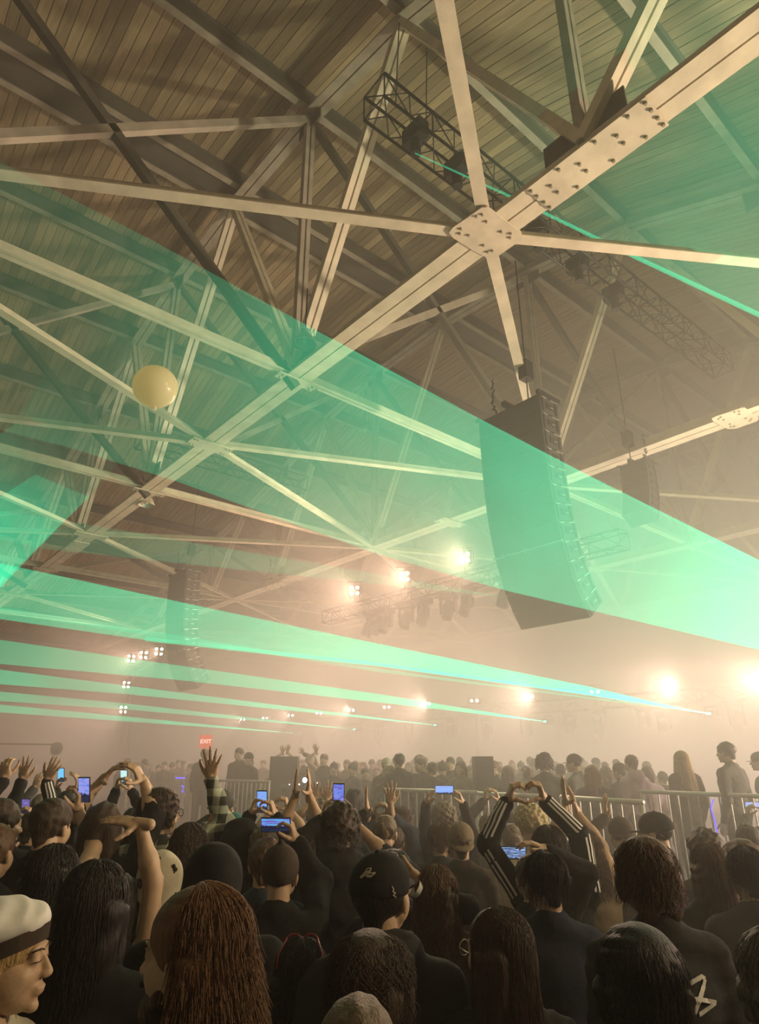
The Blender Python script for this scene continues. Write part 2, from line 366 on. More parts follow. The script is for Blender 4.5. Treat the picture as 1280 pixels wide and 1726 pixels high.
# box truss builder (four chords, lacing)
def box_truss(name, p, q, s, label, cat='lighting truss', bay=.5, m=BLACK):
    p = np.asarray(p, float); q = np.asarray(q, float); d = q - p; L = np.linalg.norm(d); d /= L
    sd = np.cross(d, [0, 0, 1.]) if abs(d[2]) < .9 else A3_([1., 0, 0]); sd /= np.linalg.norm(sd); up = np.cross(sd, d)
    t = thing(name, label, cat, p); C = [sd * a * s / 2 + up * b * s / 2 for a, b in ((-1, -1), (1, -1), (1, 1), (-1, 1))]
    for c in C: part('chord', MB().tube([c, c + d * L], .027, 8), m, t, True)
    n = max(2, int(L / bay)); lac = MB()
    for i in range(n):
        a, b = d * (i * L / n), d * ((i + 1) * L / n)
        for k in range(4):
            c0, c1 = C[k], C[(k + 1) % 4]
            lac.tube([a + (c0 if i % 2 else c1), b + (c1 if i % 2 else c0)], .012, 5)
            if i % 2 == 0: lac.tube([a + c0, a + c1], .014, 5)
    for k in range(4): lac.tube([d * L + C[k], d * L + C[(k + 1) % 4]], .014, 5)
    part('lacing', lac, m, t, True, kind='stuff'); return t
HT = EYE[2] + 1.52 * H
t = box_truss('lighting_truss', (.46 * 1.55 * H, .86 * H, HT), (TX[2] + 3.5, .82 * H, HT), .52, 'black square lighting truss high under the roof boards, running right above the near gusset')
for b_ in (5.1, 5.8): part('hoist_cable', MB().tube([(b_ - .46 * 1.55 * H, 0, .26), (b_ + .2 - .46 * 1.55 * H, .1, 2.6)], .012, 5), BLACK, t)
for b_ in (.9, 1.9, 3.4, 4.2, 5.6, 7.0):
    part('clamped_fixture', MB().box((b_, 0, -.1), (.22, .42, .34)).tube([(b_, 0, -.25), (b_, 0, -.55)], .09, 10), BLACK, t)
t = box_truss('lighting_truss', (.9 * H, 2.83 * H, HT - .6), (.9 * H + 6, 2.80 * H, HT - .6), .52, 'smaller looking black square truss behind the balloon, high at the left')
# low stage truss with lasers and moving heads
pA, pB = WP[0] - (0, 3, .3), WP[-1] + (0, 3, -.3)
pA[2] = pB[2] = EYE[2] + 1.86
t = box_truss('stage_truss', pA + (.3, 0, 0), pB + (.3, 0, 0), .4, 'long low black truss over the stage, carrying the lamp pairs and green lasers', bay=.8)
for yy in (2.0, 14, 26, 38):
    part('leg', MB().tube([(0, yy, 0), (0, yy, -pA[2])], .05, 8), BLACK, t)
LROW = [(1195, 1204), (918, 1217), (733, 1223), (597, 1230), (490, 1236)]
LP = [on_x(x, y, XS - .3) for x, y in LROW]
dy = np.mean(np.diff([p[1] for p in LP])); zl = np.mean([p[2] for p in LP])
LP = [np.array([XS - .3, LP[0][1] - 2 * dy, zl]), np.array([XS - .3, LP[0][1] - dy, zl])] + LP
LN = ['farthest right, outside the photo', 'just past the right edge', 'rightmost one in the photo', 'second one in from the right edge', 'in the middle of the row', 'second from the far end of the row', 'at the far end of the row']
GREENL = mat('laser_aperture', (.1, 1, .7), .4, emis=(.05, 1.0, .75), estr=9)
for P, n in zip(LP, LN):
    t = thing('laser_projector', 'black show laser under the stage truss, ' + n, 'laser', P)
    part('body', MB().box((.25, 0, .02), (.42, .30, .2)).box((.25, .17, .08), (.05, .03, .26)).box((.25, -.17, .08), (.05, .03, .26)).box((.25, 0, .21), (.05, .36, .03)), BLACK, t)
    part('aperture', MB().box((.02, 0, .02), (.05, .09, .05)), GREENL, t)
def moving_head(P, tilt, yaw, label, group, s=1.0, up=False):
    t = thing('moving_head_light', label, 'stage light', P, yaw, group); k = 1 if up else -1
    part('base', MB().box((0, 0, 0), (.36 * s, .32 * s, .12 * s)), BLACK, t)
    part('yoke', MB().box((0, .17 * s, k * .24 * s), (.1 * s, .04 * s, .36 * s)).box((0, -.17 * s, k * .24 * s), (.1 * s, .04 * s, .36 * s)).box((0, 0, k * .08 * s), (.14 * s, .38 * s, .05 * s)), BLACKP, t)
    c, sn = math.cos(tilt), math.sin(tilt); R = np.array([[c, 0, sn], [0, 1, 0], [-sn, 0, c]])
    part('head', MB().lathe([(.001, -.2 * s), (.11 * s, -.2 * s), (.14 * s, -.05 * s), (.13 * s, .2 * s), (.1 * s, .22 * s), (.001, .2 * s)], 14, (0, 0, k * .34 * s), R), BLACK, t, True)
    return t
protos = moving_head(LP[2] + (.4, 1.6, .1), 2.4, math.pi, 'moving-head light hanging from the low stage truss', 'moving heads on the low stage truss', 1.1)
yy = LP[2][1] - 2.6
MHX = [(1240, 1198), (1008, 1200), (886, 1205), (820, 1210), (762, 1212), (690, 1216), (640, 1219), (560, 1226), (509, 1228), (461, 1232), (421, 1233), (382, 1236), (1085, 1205), (960, 1208)]
for i, (x, y) in enumerate(MHX):
    P = on_x(x, y, XS + .1); o = dup(protos); o.location = (P[0], P[1], pA[2] - .28); o.rotation_euler = (0, 0, math.pi + random.uniform(-.5, .5)); o.scale = (1.0, 1.0, random.uniform(1.1, 1.6))
# upper lighting truss by the flown blinders, with hanging moving heads
qa, qb = on_z(598, 995, ZQ), on_z(783, 939, ZQ)
t = box_truss('lighting_truss', (qa[0] + .35, qb[1] - 4.5, ZQ - .55), (qa[0] + .35, qa[1] + 2.0, ZQ - .55), .4, 'hazy black truss between the lit four-lamp blinders, spot heads hanging under it')
for i, (x, y) in enumerate([(622, 1035), (650, 1020), (685, 1022), (755, 1000), (786, 998), (850, 990), (713, 1010), (636, 1040)]):
    P = on_x(x, y, qa[0] + .35); moving_head(np.array([P[0], P[1], ZQ - .81]), 2.9 + random.uniform(-.4, .4), random.uniform(2.4, 3.6), 'dark moving-head light hanging from the hazy truss below the blinders', 'moving heads on the upper truss', 1.3)
qc, qd = on_z(221, 1110, ZQ), on_z(268, 1098, ZQ)
box_truss('lighting_truss', (qc[0] + .35, qd[1] - 3.5, ZQ - .45), (qc[0] + .35, qc[1] + 2.0, ZQ - .45), .4, 'far hazy truss holding the trio of blinders at the left', bay=.8)
box_truss('lighting_truss', (qc[0] + .3, qc[1] + .1, 2.4), (qc[0] + .3, qc[1] + .1, ZQ - .6), .35, 'upright truss tower under the far trio of blinders', bay=.8)
# line arrays
def line_array(base, w, dep, n, bh, label, angs, label_hw):
    """base = top front corner line start (far end in y), boxes run down; front faces -x"""
    t = thing('speaker_array', label, 'speaker', base)
    # flying frame
    part('flying_frame', MB().box((dep / 2, 0, .06), (dep + .25, .08, .09)).box((dep / 2, w / 2, .03), (dep + .1, .06, .08)).box((dep / 2, -w / 2, .03), (dep + .1, .06, .08)).box((dep * .2, 0, .03), (.06, w, .06)).box((dep * .85, 0, .03), (.06, w, .06)), BLACK, t)
    ch = MB()
    for k in range(14): ch.tube([(dep * .2 + random.uniform(-.01, .01), random.uniform(-.04, .04) + w * .28, .1 + k * .05), (dep * .2 + random.uniform(-.03, .03), w * .28 + random.uniform(-.05, .05), .15 + k * .05)], .018, 6)
    part('hoist_motor', MB().box((dep * .5, -w * .2, .75), (.2, .18, .36)).tube([(dep * .5, -w * .2, .1), (dep * .5, -w * .2, 3.2)], .012, 6), BLACK, t)
    part('chain_bag', ch, BLACK, t, kind='stuff')
    p = np.array([0., 0., 0.]); a = 0.0
    for i in range(n):
        a += angs[i]; c, s = math.cos(a), math.sin(a)
        D = np.array([s, 0, -c]); N = np.array([c, 0, s])      # down the stack, towards the back
        # cabinet: trapezoid prism, front at p..p+D*bh
        f0, f1 = p, p + D * (bh - .008); b0, b1 = f0 + N * dep + D * bh * .06, f1 + N * dep - D * bh * .06
        V = []
        for yy in (-w / 2, w / 2): V += [q + (0, yy, 0) for q in (f0, f1, b1, b0)]
        cab = part('cabinet', MB().add(V, [(0, 1, 2, 3), (7, 6, 5, 4), (0, 4, 5, 1), (1, 5, 6, 2), (2, 6, 7, 3), (3, 7, 4, 0)]), BLACKP, t)
        m_ = (f0 + f1) / 2 - N * .006; R = np.array([N, [0, 1, 0], -D]).T
        part('grille', MB().box(m_, (.012, w - .03, bh - .03), R), GRILLE, cab)
        hw = MB()
        for yy in (-w / 2 - .008, w / 2 + .008):
            hw.box(f0 + N * .06 + D * bh / 2 + (0, yy, 0), (.04, .015, bh * .86), R); hw.box(f0 + N * (dep - .08) + D * bh / 2 + (0, yy, 0), (.04, .015, bh * .7), R)
            hw.box(f0 + N * dep * .5 + D * bh * .5 + (0, yy, 0), (.16, .012, bh * .35), R)
        part('side_rigging', hw, BLACK, cab, kind='stuff')
        lt = MB()
        for yy in (-w / 2 - .012,):
            lt.box(f0 + N * .1 + D * bh * .1 + (0, yy, 0), (.12, .012, .018), R); lt.box(f0 + N * dep * .75 + D * bh * .1 + (0, yy, 0), (.18, .012, .018), R); lt.box(f0 + N * .3 + D * bh * .55 + (0, yy, 0), (.08, .012, .014), R)
        part('latch', lt, CHROME, cab)
        p = p + D * bh
        if i == int(n * .64): tb = p - N * .03
    part('tie_bar', MB().tube([tb + (0, -w / 2 - .02, 0), tb + (0, w / 2 + .02, 0)], .016, 8).box(tb + (0, 0, 0), (.05, .08, .05)).box(tb + (0, w * .35, 0), (.05, .05, .05)), CHROME, t)
    return t
zt = EYE[2] + .876 * H
c0, c1 = on_z(805, 712, zt), on_z(912, 665, zt)
xa_ = (c0[0] + c1[0]) / 2; w_ = abs(c0[1] - c1[1])
angs = [0.0, .01, .015, .02, .03, .04, .05, .065, .08, .09, .105, .12]
ARR = (xa_, (c0[1] + c1[1]) / 2, zt)
BH = .318
line_array(ARR, w_, .50, 12, BH, 'large black line array of speakers hanging at centre right, green laser light across it', angs, '')
c2, c3 = on_z(275, 968, zt), on_z(327, 962, zt)
line_array(((c2[0]+c3[0])/2, (c2[1] + c3[1]) / 2, zt), w_, .50, 12, BH, 'small looking distant line array hanging at the left above the far crowd', angs, '')
# ------------------------------------------------------------------ laser fans: thin wedges of light with real thickness
def laser_mat(name, apex, k, ext=.05, fade=None, col=(.01, 1.0, .48), wisp=.25):
    m = bpy.data.materials.new(name); m.use_nodes = True; nt = m.node_tree; nt.nodes.remove(nt.nodes['Principled BSDF']); L = nt.links
    g = nt.nodes.new('ShaderNodeNewGeometry'); vd = nt.nodes.new('ShaderNodeVectorMath'); vd.operation = 'DISTANCE'; vd.inputs[1].default_value = apex
    L.new(g.outputs['Position'], vd.inputs[0])
    mx = nt.nodes.new('ShaderNodeMath'); mx.operation = 'ADD'; mx.inputs[1].default_value = .6; L.new(vd.outputs['Value'], mx.inputs[0])
    dv = nt.nodes.new('ShaderNodeMath'); dv.operation = 'DIVIDE'; dv.inputs[0].default_value = k / 2; L.new(mx.outputs[0], dv.inputs[1])
    ex = nt.nodes.new('ShaderNodeMath'); ex.operation = 'MULTIPLY'; ex.inputs[1].default_value = -ext; L.new(vd.outputs['Value'], ex.inputs[0])      # the haze thins the beam with distance
    e2 = nt.nodes.new('ShaderNodeMath'); e2.operation = 'EXPONENT'; L.new(ex.outputs[0], e2.inputs[0])
    m2 = nt.nodes.new('ShaderNodeMath'); m2.operation = 'MULTIPLY'; L.new(dv.outputs[0], m2.inputs[0]); L.new(e2.outputs[0], m2.inputs[1]); dv = m2
    n = nt.nodes.new('ShaderNodeTexNoise'); n.inputs['Scale'].default_value = .5; n.inputs['Detail'].default_value = 6; L.new(g.outputs['Position'], n.inputs['Vector'])
    mr = nt.nodes.new('ShaderNodeMapRange'); mr.inputs[1].default_value = .3; mr.inputs[2].default_value = .7; mr.inputs[3].default_value = 1 - wisp; mr.inputs[4].default_value = 1 + wisp; L.new(n.outputs[0], mr.inputs[0])
    mm = nt.nodes.new('ShaderNodeMath'); mm.operation = 'MULTIPLY'; L.new(dv.outputs[0], mm.inputs[0]); L.new(mr.outputs[0], mm.inputs[1])
    if fade is not None:                       # fade painted into the glow towards one side of the fan
        pa, pb, lo_ = fade; dr = np.asarray(pb) - pa; dt = nt.nodes.new('ShaderNodeVectorMath'); dt.operation = 'DOT_PRODUCT'; dt.inputs[1].default_value = dr; L.new(g.outputs['Position'], dt.inputs[0])
        fr = nt.nodes.new('ShaderNodeMapRange'); fr.interpolation_type = 'SMOOTHSTEP'; fr.inputs[1].default_value = float(dr @ pa); fr.inputs[2].default_value = float(dr @ pb); fr.inputs[3].default_value = lo_; fr.inputs[4].default_value = 1; L.new(dt.outputs['Value'], fr.inputs[0])
        m3 = nt.nodes.new('ShaderNodeMath'); m3.operation = 'MULTIPLY'; L.new(mm.outputs[0], m3.inputs[0]); L.new(fr.outputs[0], m3.inputs[1]); mm = m3
    e = nt.nodes.new('ShaderNodeEmission'); e.inputs[0].default_value = (*col, 1); L.new(mm.outputs[0], e.inputs[1])
    tr = nt.nodes.new('ShaderNodeBsdfTransparent'); cl = nt.nodes.new('ShaderNodeClamp'); L.new(mm.outputs[0], cl.inputs[0]); mxc = nt.nodes.new('ShaderNodeMix'); mxc.data_type = 'RGBA'
    mxc.inputs['A'].default_value = (1, 1, 1, 1); mxc.inputs['B'].default_value = (.30, .92, .82, 1); L.new(cl.outputs[0], mxc.inputs['Factor']); L.new(mxc.outputs['Result'], tr.inputs[0])      # green tint filters what lies behind, painting in a more saturated beam
    ad = nt.nodes.new('ShaderNodeAddShader'); L.new(e.outputs[0], ad.inputs[0]); L.new(tr.outputs[0], ad.inputs[1])
    L.new(ad.outputs[0], nt.nodes['Material Output'].inputs['Surface']); m.cycles.emission_sampling = 'NONE'; return m
def on_plane(px_, apex, n):
    r = ray(*px_); return EYE + r * (((apex - EYE) @ n) / (r @ n))
def fan(label, apex, P1, P2, poly, k, th=.012, wisp=.25, ext=.05, fade=None, name='laser_fan', t0=None):
    """planar sheet through apex, P1, P2; poly = its outline as sight lines, met with that plane; given a small real thickness"""
    apex = np.asarray(apex, float); n = np.cross(P1 - apex, P2 - apex); n /= np.linalg.norm(n)
    V = []
    for q in poly:
        if len(q) == 3: V.append(np.asarray(q, float)); continue
        r = ray(*q); V.append(EYE + r * (((apex - EYE) @ n) / (r @ n)))
    if fade is not None: fade = (on_plane(fade[0], apex, n), on_plane(fade[1], apex, n), fade[2])
    V = np.array(V); k_ = len(V); o = n * th / 2
    W_ = np.concatenate([V - o, V + o]); mb = MB().add(W_ - apex, [tuple(range(k_))[::-1], tuple(range(k_, 2 * k_))] + [(i, (i + 1) % k_, k_ + (i + 1) % k_, k_ + i) for i in range(k_)])
    ob = part(name, mb, laser_mat(name, apex, k, ext, fade, wisp=wisp), None, loc=apex); ob.visible_shadow = True
    return tag(ob, label, 'laser beam')
def ap(i): return LP[i] + (-.02, 0, 0.02)
a6 = ap(1); a7 = ap(0); axp = tuple
px6 = proj(a6); px7 = proj(a7)
def sheet(label, i, up, lo, poly, k, dist=(9., 9.), **kw):
    """laser i of the row; `up` and `lo` are two sight lines its sheet passes through, `dist` how far along them"""
    return fan(label, ap(i), at(*up, dist[0]), at(*lo, dist[1]), poly, k, **kw)
A6 = ap(1); A5 = ap(2)
sheet('widest green laser fan, sweeping across the big speaker array to the left edge', 1, (560, 570), (860, 997), [A6, (1280, 945), (1000, 806), (800, 702), (560, 572), (250, 402), (-400, 68), (-400, 620), (120, 755), (300, 812), (640, 935), (860, 997), (1280, 1095)], 22, ext=.105, fade=((120, 380), (620, 760), .35), dist=(7.2, 8.4))
sheet('bright upper edge beam of the widest green laser fan', 1, (560, 570), (860, 997), [A6, (1280, 944), (1000, 805), (800, 701), (560, 571), (560, 573.5), (800, 705), (1000, 810), (1280, 950)], 12, ext=.12, dist=(7.2, 8.4), name='laser_streak', wisp=.1)
sheet('thin green laser sheet passing under the big speaker array', 1, (560, 570), (860, 997), [(862, 1008), (640, 968), (135, 882), (-20, 858), (-20, 905), (75, 925), (640, 985)], 4.0, dist=(7.2, 8.4), ext=.06)  # the speaker array's shadow is cut into both sheet outlines as a gap
sheet('green laser fan from the rightmost projector in view, broadening to the left', 2, (640, 1086), (640, 1121), [A5, (1140, 1192), (990, 1157), (640, 1086), (330, 1021), (75, 966), (-400, 868), (-400, 985), (245, 1078), (640, 1121), (990, 1170)], 22., ext=.07, dist=(10, 10.5))
sheet('narrow faint green laser sheet just under the fan of the rightmost projector', 2, (640, 1126), (640, 1132), [A5, (640, 1127), (330, 1076), (-20, 1020), (-20, 1030), (330, 1083), (640, 1133)], 5., dist=(10, 10))
sheet('green laser fan from the second projector in view', 3, (640, 1170), (640, 1187), [ap(3), (640, 1170), (220, 1110), (-400, 1021), (-400, 1083), (300, 1146), (640, 1184)], 20., ext=.07, dist=(12, 12))
sheet('green laser fan from the middle projector of the row', 4, (218, 1157), (218, 1180), [ap(4), (215, 1156), (-400, 1078), (-400, 1122), (215, 1170)], 18., ext=.07, dist=(14, 14))
sheet('green laser fan from the second farthest projector', 5, (218, 1185), (218, 1200), [ap(5), (215, 1186), (-400, 1128), (-400, 1155), (215, 1196)], 20., ext=.07, dist=(15, 15))
sheet('lowest and thinnest green laser fan, from the farthest projector', 6, (218, 1205), (218, 1215), [ap(6), (215, 1208), (-400, 1150), (-400, 1172), (215, 1216)], 34., ext=.07, dist=(16, 16))
# the high fan from the projector off to the right: its sharp lower edge passes over the near gusset
h0, h1 = at(1280, 531, 8.0), at(860, 331, 13.0)
A7 = ap(0) + (3.0, -6.0, 0.0)
hp = [(1290, 536), (1070, 432), (860, 331), (545, 190), (700, 40), (1290, -60)]
def fan3(label, P0, P1, P2, poly, k, name='laser_fan', wisp=.2, org=None):
    return fan(label, P0, P1, P2, poly, k, name=name, wisp=wisp)
A7 = np.array([21.0, -3.5, 3.4])
fan('high green laser fan filling the upper right, over the near truss', A7, at(1280, 531, 9.5), at(1280, 100, 7.0), [A7, (1295, 538), (1070, 432), (860, 331), (545, 190), (640, 100), (760, -20), (1400, -60)], 5.0, fade=((760, 190), (1240, 330), .03))
fan('sharp bright green laser beam forming the lower edge of the high fan', A7, at(1280, 531, 9.5), at(1280, 100, 7.0), [A7, (1295, 542), (1070, 436), (860, 333), (700, 259), (700, 257.5), (860, 329), (1070, 429), (1295, 533)], 14.0, name='laser_streak', wisp=.1)
fan('faint green trace of laser light under the roof boards at the upper left', at(900, 345, 14), at(540, 191, 15), at(250, 0, 16), [(541, 193), (430, -10), (230, -10), (420, 118)], 1.2, name='laser_streak')  # glowing sheet painted in for the laser's trace on the ceiling
fan('green laser fan rising at the left edge from outside the photo', at(-190, 1040, 16), at(100, 870, 14), at(60, 600, 13), [(-20, 1012), (95, 892), (150, 838), (215, 760), (230, 700), (190, 630), (140, 592), (95, 596), (60, 655), (28, 713), (-20, 745)], 1.6, fade=((170, 640), (-10, 930), .0))
fan('faint green laser sheet low across the left trusses', at(-190, 1010, 18), at(300, 850, 16), at(100, 720, 15), [(-20, 1005), (-20, 850), (60, 800), (150, 838), (95, 892)], 1.0)
sheet('bright lower edge beam of the fan from the rightmost projector in view', 2, (640, 1086), (640, 1121), [A5, (990, 1168.5), (640, 1118), (245, 1074), (245, 1080), (640, 1123), (990, 1171)], 22, ext=.07, dist=(10, 10.5), name='laser_streak', wisp=.5)
# ------------------------------------------------------------------ figures: bodies grown as one smooth surface around a skeleton
def surfnet(pr, res, k=.02, lo=None, hi=None):
    """pr: list of ('c',p0,p1,r0,r1) tapered capsules, ('e',c,r[,R]) ellipsoids, ('-',...) carved, ('p',n,d) half-space kept where n.x<d"""
    if lo is None:
        L, U = [], []
        for q in pr:
            if q[0] == 'c': r = max(q[3], q[4]); L.append(np.minimum(q[1], q[2]) - r); U.append(np.maximum(q[1], q[2]) + r)
            elif q[0] == 'e': L.append(np.asarray(q[1]) - np.max(q[2])if len(q) > 3 else np.asarray(q[1]) - q[2]); U.append(np.asarray(q[1]) + (np.max(q[2]) if len(q) > 3 else np.asarray(q[2])))
        lo = np.min(L, axis=0); hi = np.max(U, axis=0)
    lo = np.asarray(lo, float) - 2.5 * res - k * .3; hi = np.asarray(hi, float) + 2.5 * res + k * .3
    n = np.ceil((hi - lo) / res).astype(int) + 1
    ax = [lo[i] + res * np.arange(n[i]) for i in range(3)]
    f = np.full(n, .5, np.float32); m = k + 3 * res
    for q in pr:
        if q[0] == 'c':
            a, b, ra, rb = np.asarray(q[1], float), np.asarray(q[2], float), q[3], q[4]; r = max(ra, rb); l, u = np.minimum(a, b) - r - m, np.maximum(a, b) + r + m
        elif q[0] in 'e-':
            c, rr = np.asarray(q[1], float), np.asarray(q[2], float) * np.ones(3); R = q[3] if len(q) > 3 else None; e = rr if R is None else np.max(rr); l, u = c - e - m, c + e + m
        else: f = np.maximum(f, (ax[0][:, None, None] * q[1][0] + ax[1][None, :, None] * q[1][1] + ax[2][None, None, :] * q[1][2] - q[2]).astype(np.float32)); continue
        i0 = np.maximum(((l - lo) / res).astype(int), 0); i1 = np.minimum(((u - lo) / res).astype(int) + 2, n)
        if np.any(i1 <= i0): continue
        sl = tuple(slice(i0[i], i1[i]) for i in range(3)); X, Y, Z = np.meshgrid(*(ax[i][sl[i]] for i in range(3)), indexing='ij', copy=False)
        if q[0] == 'c':
            d = b - a; dd = d @ d + 1e-12; t = np.clip(((X - a[0]) * d[0] + (Y - a[1]) * d[1] + (Z - a[2]) * d[2]) / dd, 0, 1)
            g = np.sqrt((X - a[0] - t * d[0]) ** 2 + (Y - a[1] - t * d[1]) ** 2 + (Z - a[2] - t * d[2]) ** 2) - (ra + (rb - ra) * t)
        else:
            x, y, z = X - c[0], Y - c[1], Z - c[2]
            if R is not None: x, y, z = R[0][0] * x + R[1][0] * y + R[2][0] * z, R[0][1] * x + R[1][1] * y + R[2][1] * z, R[0][2] * x + R[1][2] * y + R[2][2] * z
            k0 = np.sqrt((x / rr[0]) ** 2 + (y / rr[1]) ** 2 + (z / rr[2]) ** 2) + 1e-9; k1 = np.sqrt((x / rr[0] ** 2) ** 2 + (y / rr[1] ** 2) ** 2 + (z / rr[2] ** 2) ** 2) + 1e-9
            g = k0 * (k0 - 1) / k1
        F = f[sl]
        if q[0] == '-':
            g = -g; h = np.maximum(k * .5 - np.abs(F - g), 0); f[sl] = np.maximum(F, g) + h * h / (2 * k)
        else:
            h = np.maximum(k - np.abs(F - g), 0); f[sl] = np.minimum(F, g) - h * h / (4 * k)
    s = f < 0; c = s[:-1, :-1, :-1].astype(np.int8)
    offs = [(i, j, l) for i in (0, 1) for j in (0, 1) for l in (0, 1)]; N = np.array(f.shape) - 1
    cnt = sum(s[i:i + N[0], j:j + N[1], l:l + N[2]].astype(np.int8) for i, j, l in offs)
    act = np.argwhere((cnt > 0) & (cnt < 8)); idx = np.full(N, -1, np.int32); idx[act[:, 0], act[:, 1], act[:, 2]] = np.arange(len(act))
    if not len(act): return np.zeros((0, 3)), np.zeros((0, 4), np.int32)
    V = np.zeros((len(act), 3)); w = np.zeros(len(act))
    val = {o: f[act[:, 0] + o[0], act[:, 1] + o[1], act[:, 2] + o[2]] for o in offs}
    for o in offs:
        for a_ in range(3):
            if o[a_] == 0:
                o2 = list(o); o2[a_] = 1; o2 = tuple(o2); v0, v1 = val[o], val[o2]; cr = (v0 < 0) != (v1 < 0)
                t = np.where(cr, v0 / np.where(cr, v0 - v1, 1), 0); p = np.tile(np.array(o, float), (len(act), 1)); p[:, a_] = t
                V += p * cr[:, None]; w += cr
    V = (V / w[:, None] + act) * res + lo
    Q = []
    for a_ in range(3):
        b_, c_ = (a_ + 1) % 3, (a_ + 2) % 3
        sl0 = [slice(0, f.shape[i]) for i in range(3)]; sl1 = list(sl0); sl0[a_] = slice(0, f.shape[a_] - 1); sl1[a_] = slice(1, f.shape[a_])
        s0, s1 = s[tuple(sl0)], s[tuple(sl1)]; e = np.argwhere(s0 != s1)
        ok = (e[:, b_] > 0) & (e[:, c_] > 0) & (e[:, b_] < N[b_]) & (e[:, c_] < N[c_]); e = e[ok]
        if not len(e): continue
        inside = s0[e[:, 0], e[:, 1], e[:, 2]]
        q = []
        for db, dc in ((0, 0), (1, 0), (1, 1), (0, 1)):
            g = e.copy(); g[:, b_] -= db; g[:, c_] -= dc; q.append(idx[g[:, 0], g[:, 1], g[:, 2]])
        q = np.stack(q, 1); q[~inside] = q[~inside][:, ::-1]; Q.append(q)
    return V, np.concatenate(Q)[:, ::-1].copy()
def wob(V, amp, fr, seed=0):
    r = np.random.default_rng(abs(seed)); o = np.zeros(V.shape)
    for _ in range(5):
        k_ = r.normal(size=3) * fr; o += amp * np.sin(V @ k_ + r.uniform(0, 6.28))[:, None] * r.normal(size=3) * .5
    return V + o
A3 = np.array
def head_prims(fem=0):
    j = .9 if fem else 1.0
    P = [('e', (0, -.014, .036), (.075, .094, .080)), ('e', (0, .028, -.028), (.060 * j, .066, .083)), ('e', (0, .044, -.074), (.046 * j, .042, .032)),
         ('e', (0, .080, -.097), (.018, .015, .014)), ('c', A3([0, .094, .010]), A3([0, .111 if fem else .117, -.026]), .006, .0095 if fem else .0115), ('c', A3([-.036, .080, .026]), A3([.036, .080, .026]), .011, .011),
         ('e', (0, .094, -.056), (.022, .010, .0055)), ('e', (0, .091, -.067), (.019, .010, .0065)), ('c', A3([0, -.03, -.05]), A3([0, -.042, -.19]), .052 * j, .056 * j)]
    for s in (-1, 1):
        P += [('e', (s * .010, .104, -.030), (.007, .008, .007)), ('e', (s * .036, .064, -.024), (.024, .020, .024)), ('e', (s * .050, .030, -.030), (.022, .042, .042)), ('-', (s * .032, .104, .006), (.016, .014, .010)),
              ('e', (s * .031, .081, .006), (.0125, .0125, .011)), ('e', (s * .077, -.006, -.010), (.008, .018, .030)), ('e', (s * .080, -.014, .002), (.009, .010, .018))]
    return P
PC = {}; HANDS = []
def head_mesh(res, fem=0):
    if (res, fem) not in PC: PC[(res, fem)] = surfnet(head_prims(fem), res, .012)
    return PC[(res, fem)]
POSES = {'open': ([(8, 8, 6)] * 4, (12, 4, -5, -14), 0), 'spread': ([(2, 6, 4)] * 4, (18, 5, -8, -22), 0), 'relax': ([(22, 25, 15)] * 4, (6, 2, -2, -6), 8),
         'grip': ([(42, 48, 30), (46, 50, 30), (48, 52, 30), (50, 54, 30)], (5, 2, -2, -5), 30), 'pinch': ([(40, 30, 15), (44, 34, 20), (30, 30, 20), (24, 30, 20)], (6, 2, -2, -6), 18),
         'heart': ([(52, 48, 26), (54, 48, 26), (56, 48, 26), (58, 50, 26)], (2, 1, 0, -1), -12), 'flat': ([(3, 4, 3)] * 4, (4, 1, -2, -5), -4), 'frame': ([(26, 22, 12)] * 4, (3, 1, -1, -3), -20)}
def hand_mesh(pose, res=.0058):
    key = ('h', pose, res)
    if key in PC: return PC[key]
    curl, spr, th = POSES[pose]
    P = [('e', (.002, .050, 0), (.040, .050, .014)), ('c', A3([0, -.045, 0]), A3([0, .02, 0]), .026, .025), ('e', (.022, .035, -.008), (.018, .030, .014)), ('e', (-.024, .04, -.006), (.014, .035, .012))]
    mx = [(.029, .090), (.010, .096), (-.010, .092), (-.029, .082)]; LN_ = [(.040, .024, .020), (.044, .027, .021), (.040, .025, .020), (.031, .019, .018)]
    for (x, y), ln, cu, sp in zip(mx, LN_, curl, spr):
        p = A3([x, y, 0.]); ang = 0; a = math.radians(sp); P.append(('c', A3([x * .6, .035, 0]), p, .012, .0105)); r = .0098
        for l, c in zip(ln, cu):
            ang += math.radians(c); d = A3([math.sin(a) * math.cos(ang), math.cos(a) * math.cos(ang), -math.sin(ang)]); q = p + d * l; P.append(('c', p, q, r, r - .0011)); p = q; r -= .0011
    t = math.radians(th); p = A3([.022, .018, -.006])
    for l, r, yy in ((.044, .0145, 42), (.032, .0115, 28), (.026, .0100, 20)):
        a = math.radians(yy); d = A3([math.sin(a) * math.cos(t), math.cos(a) * math.cos(t), -math.sin(abs(t)) if t > 0 else -.10]); d /= np.linalg.norm(d)
        if pose == 'heart': d = A3([.30, .42 if l > .04 else .10, -.85]); d /= np.linalg.norm(d)
        elif t < 0: d = A3([math.sin(a + .5), math.cos(a + .5), -.30]); d /= np.linalg.norm(d)
        q = p + d * l; P.append(('c', p, q, r, r - .0015)); p = q
    PC[key] = surfnet(P, res, .006); return PC[key]
def frame_(D, N):
    Y = A3(D) / np.linalg.norm(D); Z = -A3(N, float); Z = Z - Y * (Z @ Y); Z /= np.linalg.norm(Z); return np.stack([np.cross(Y, Z), Y, Z], 1)
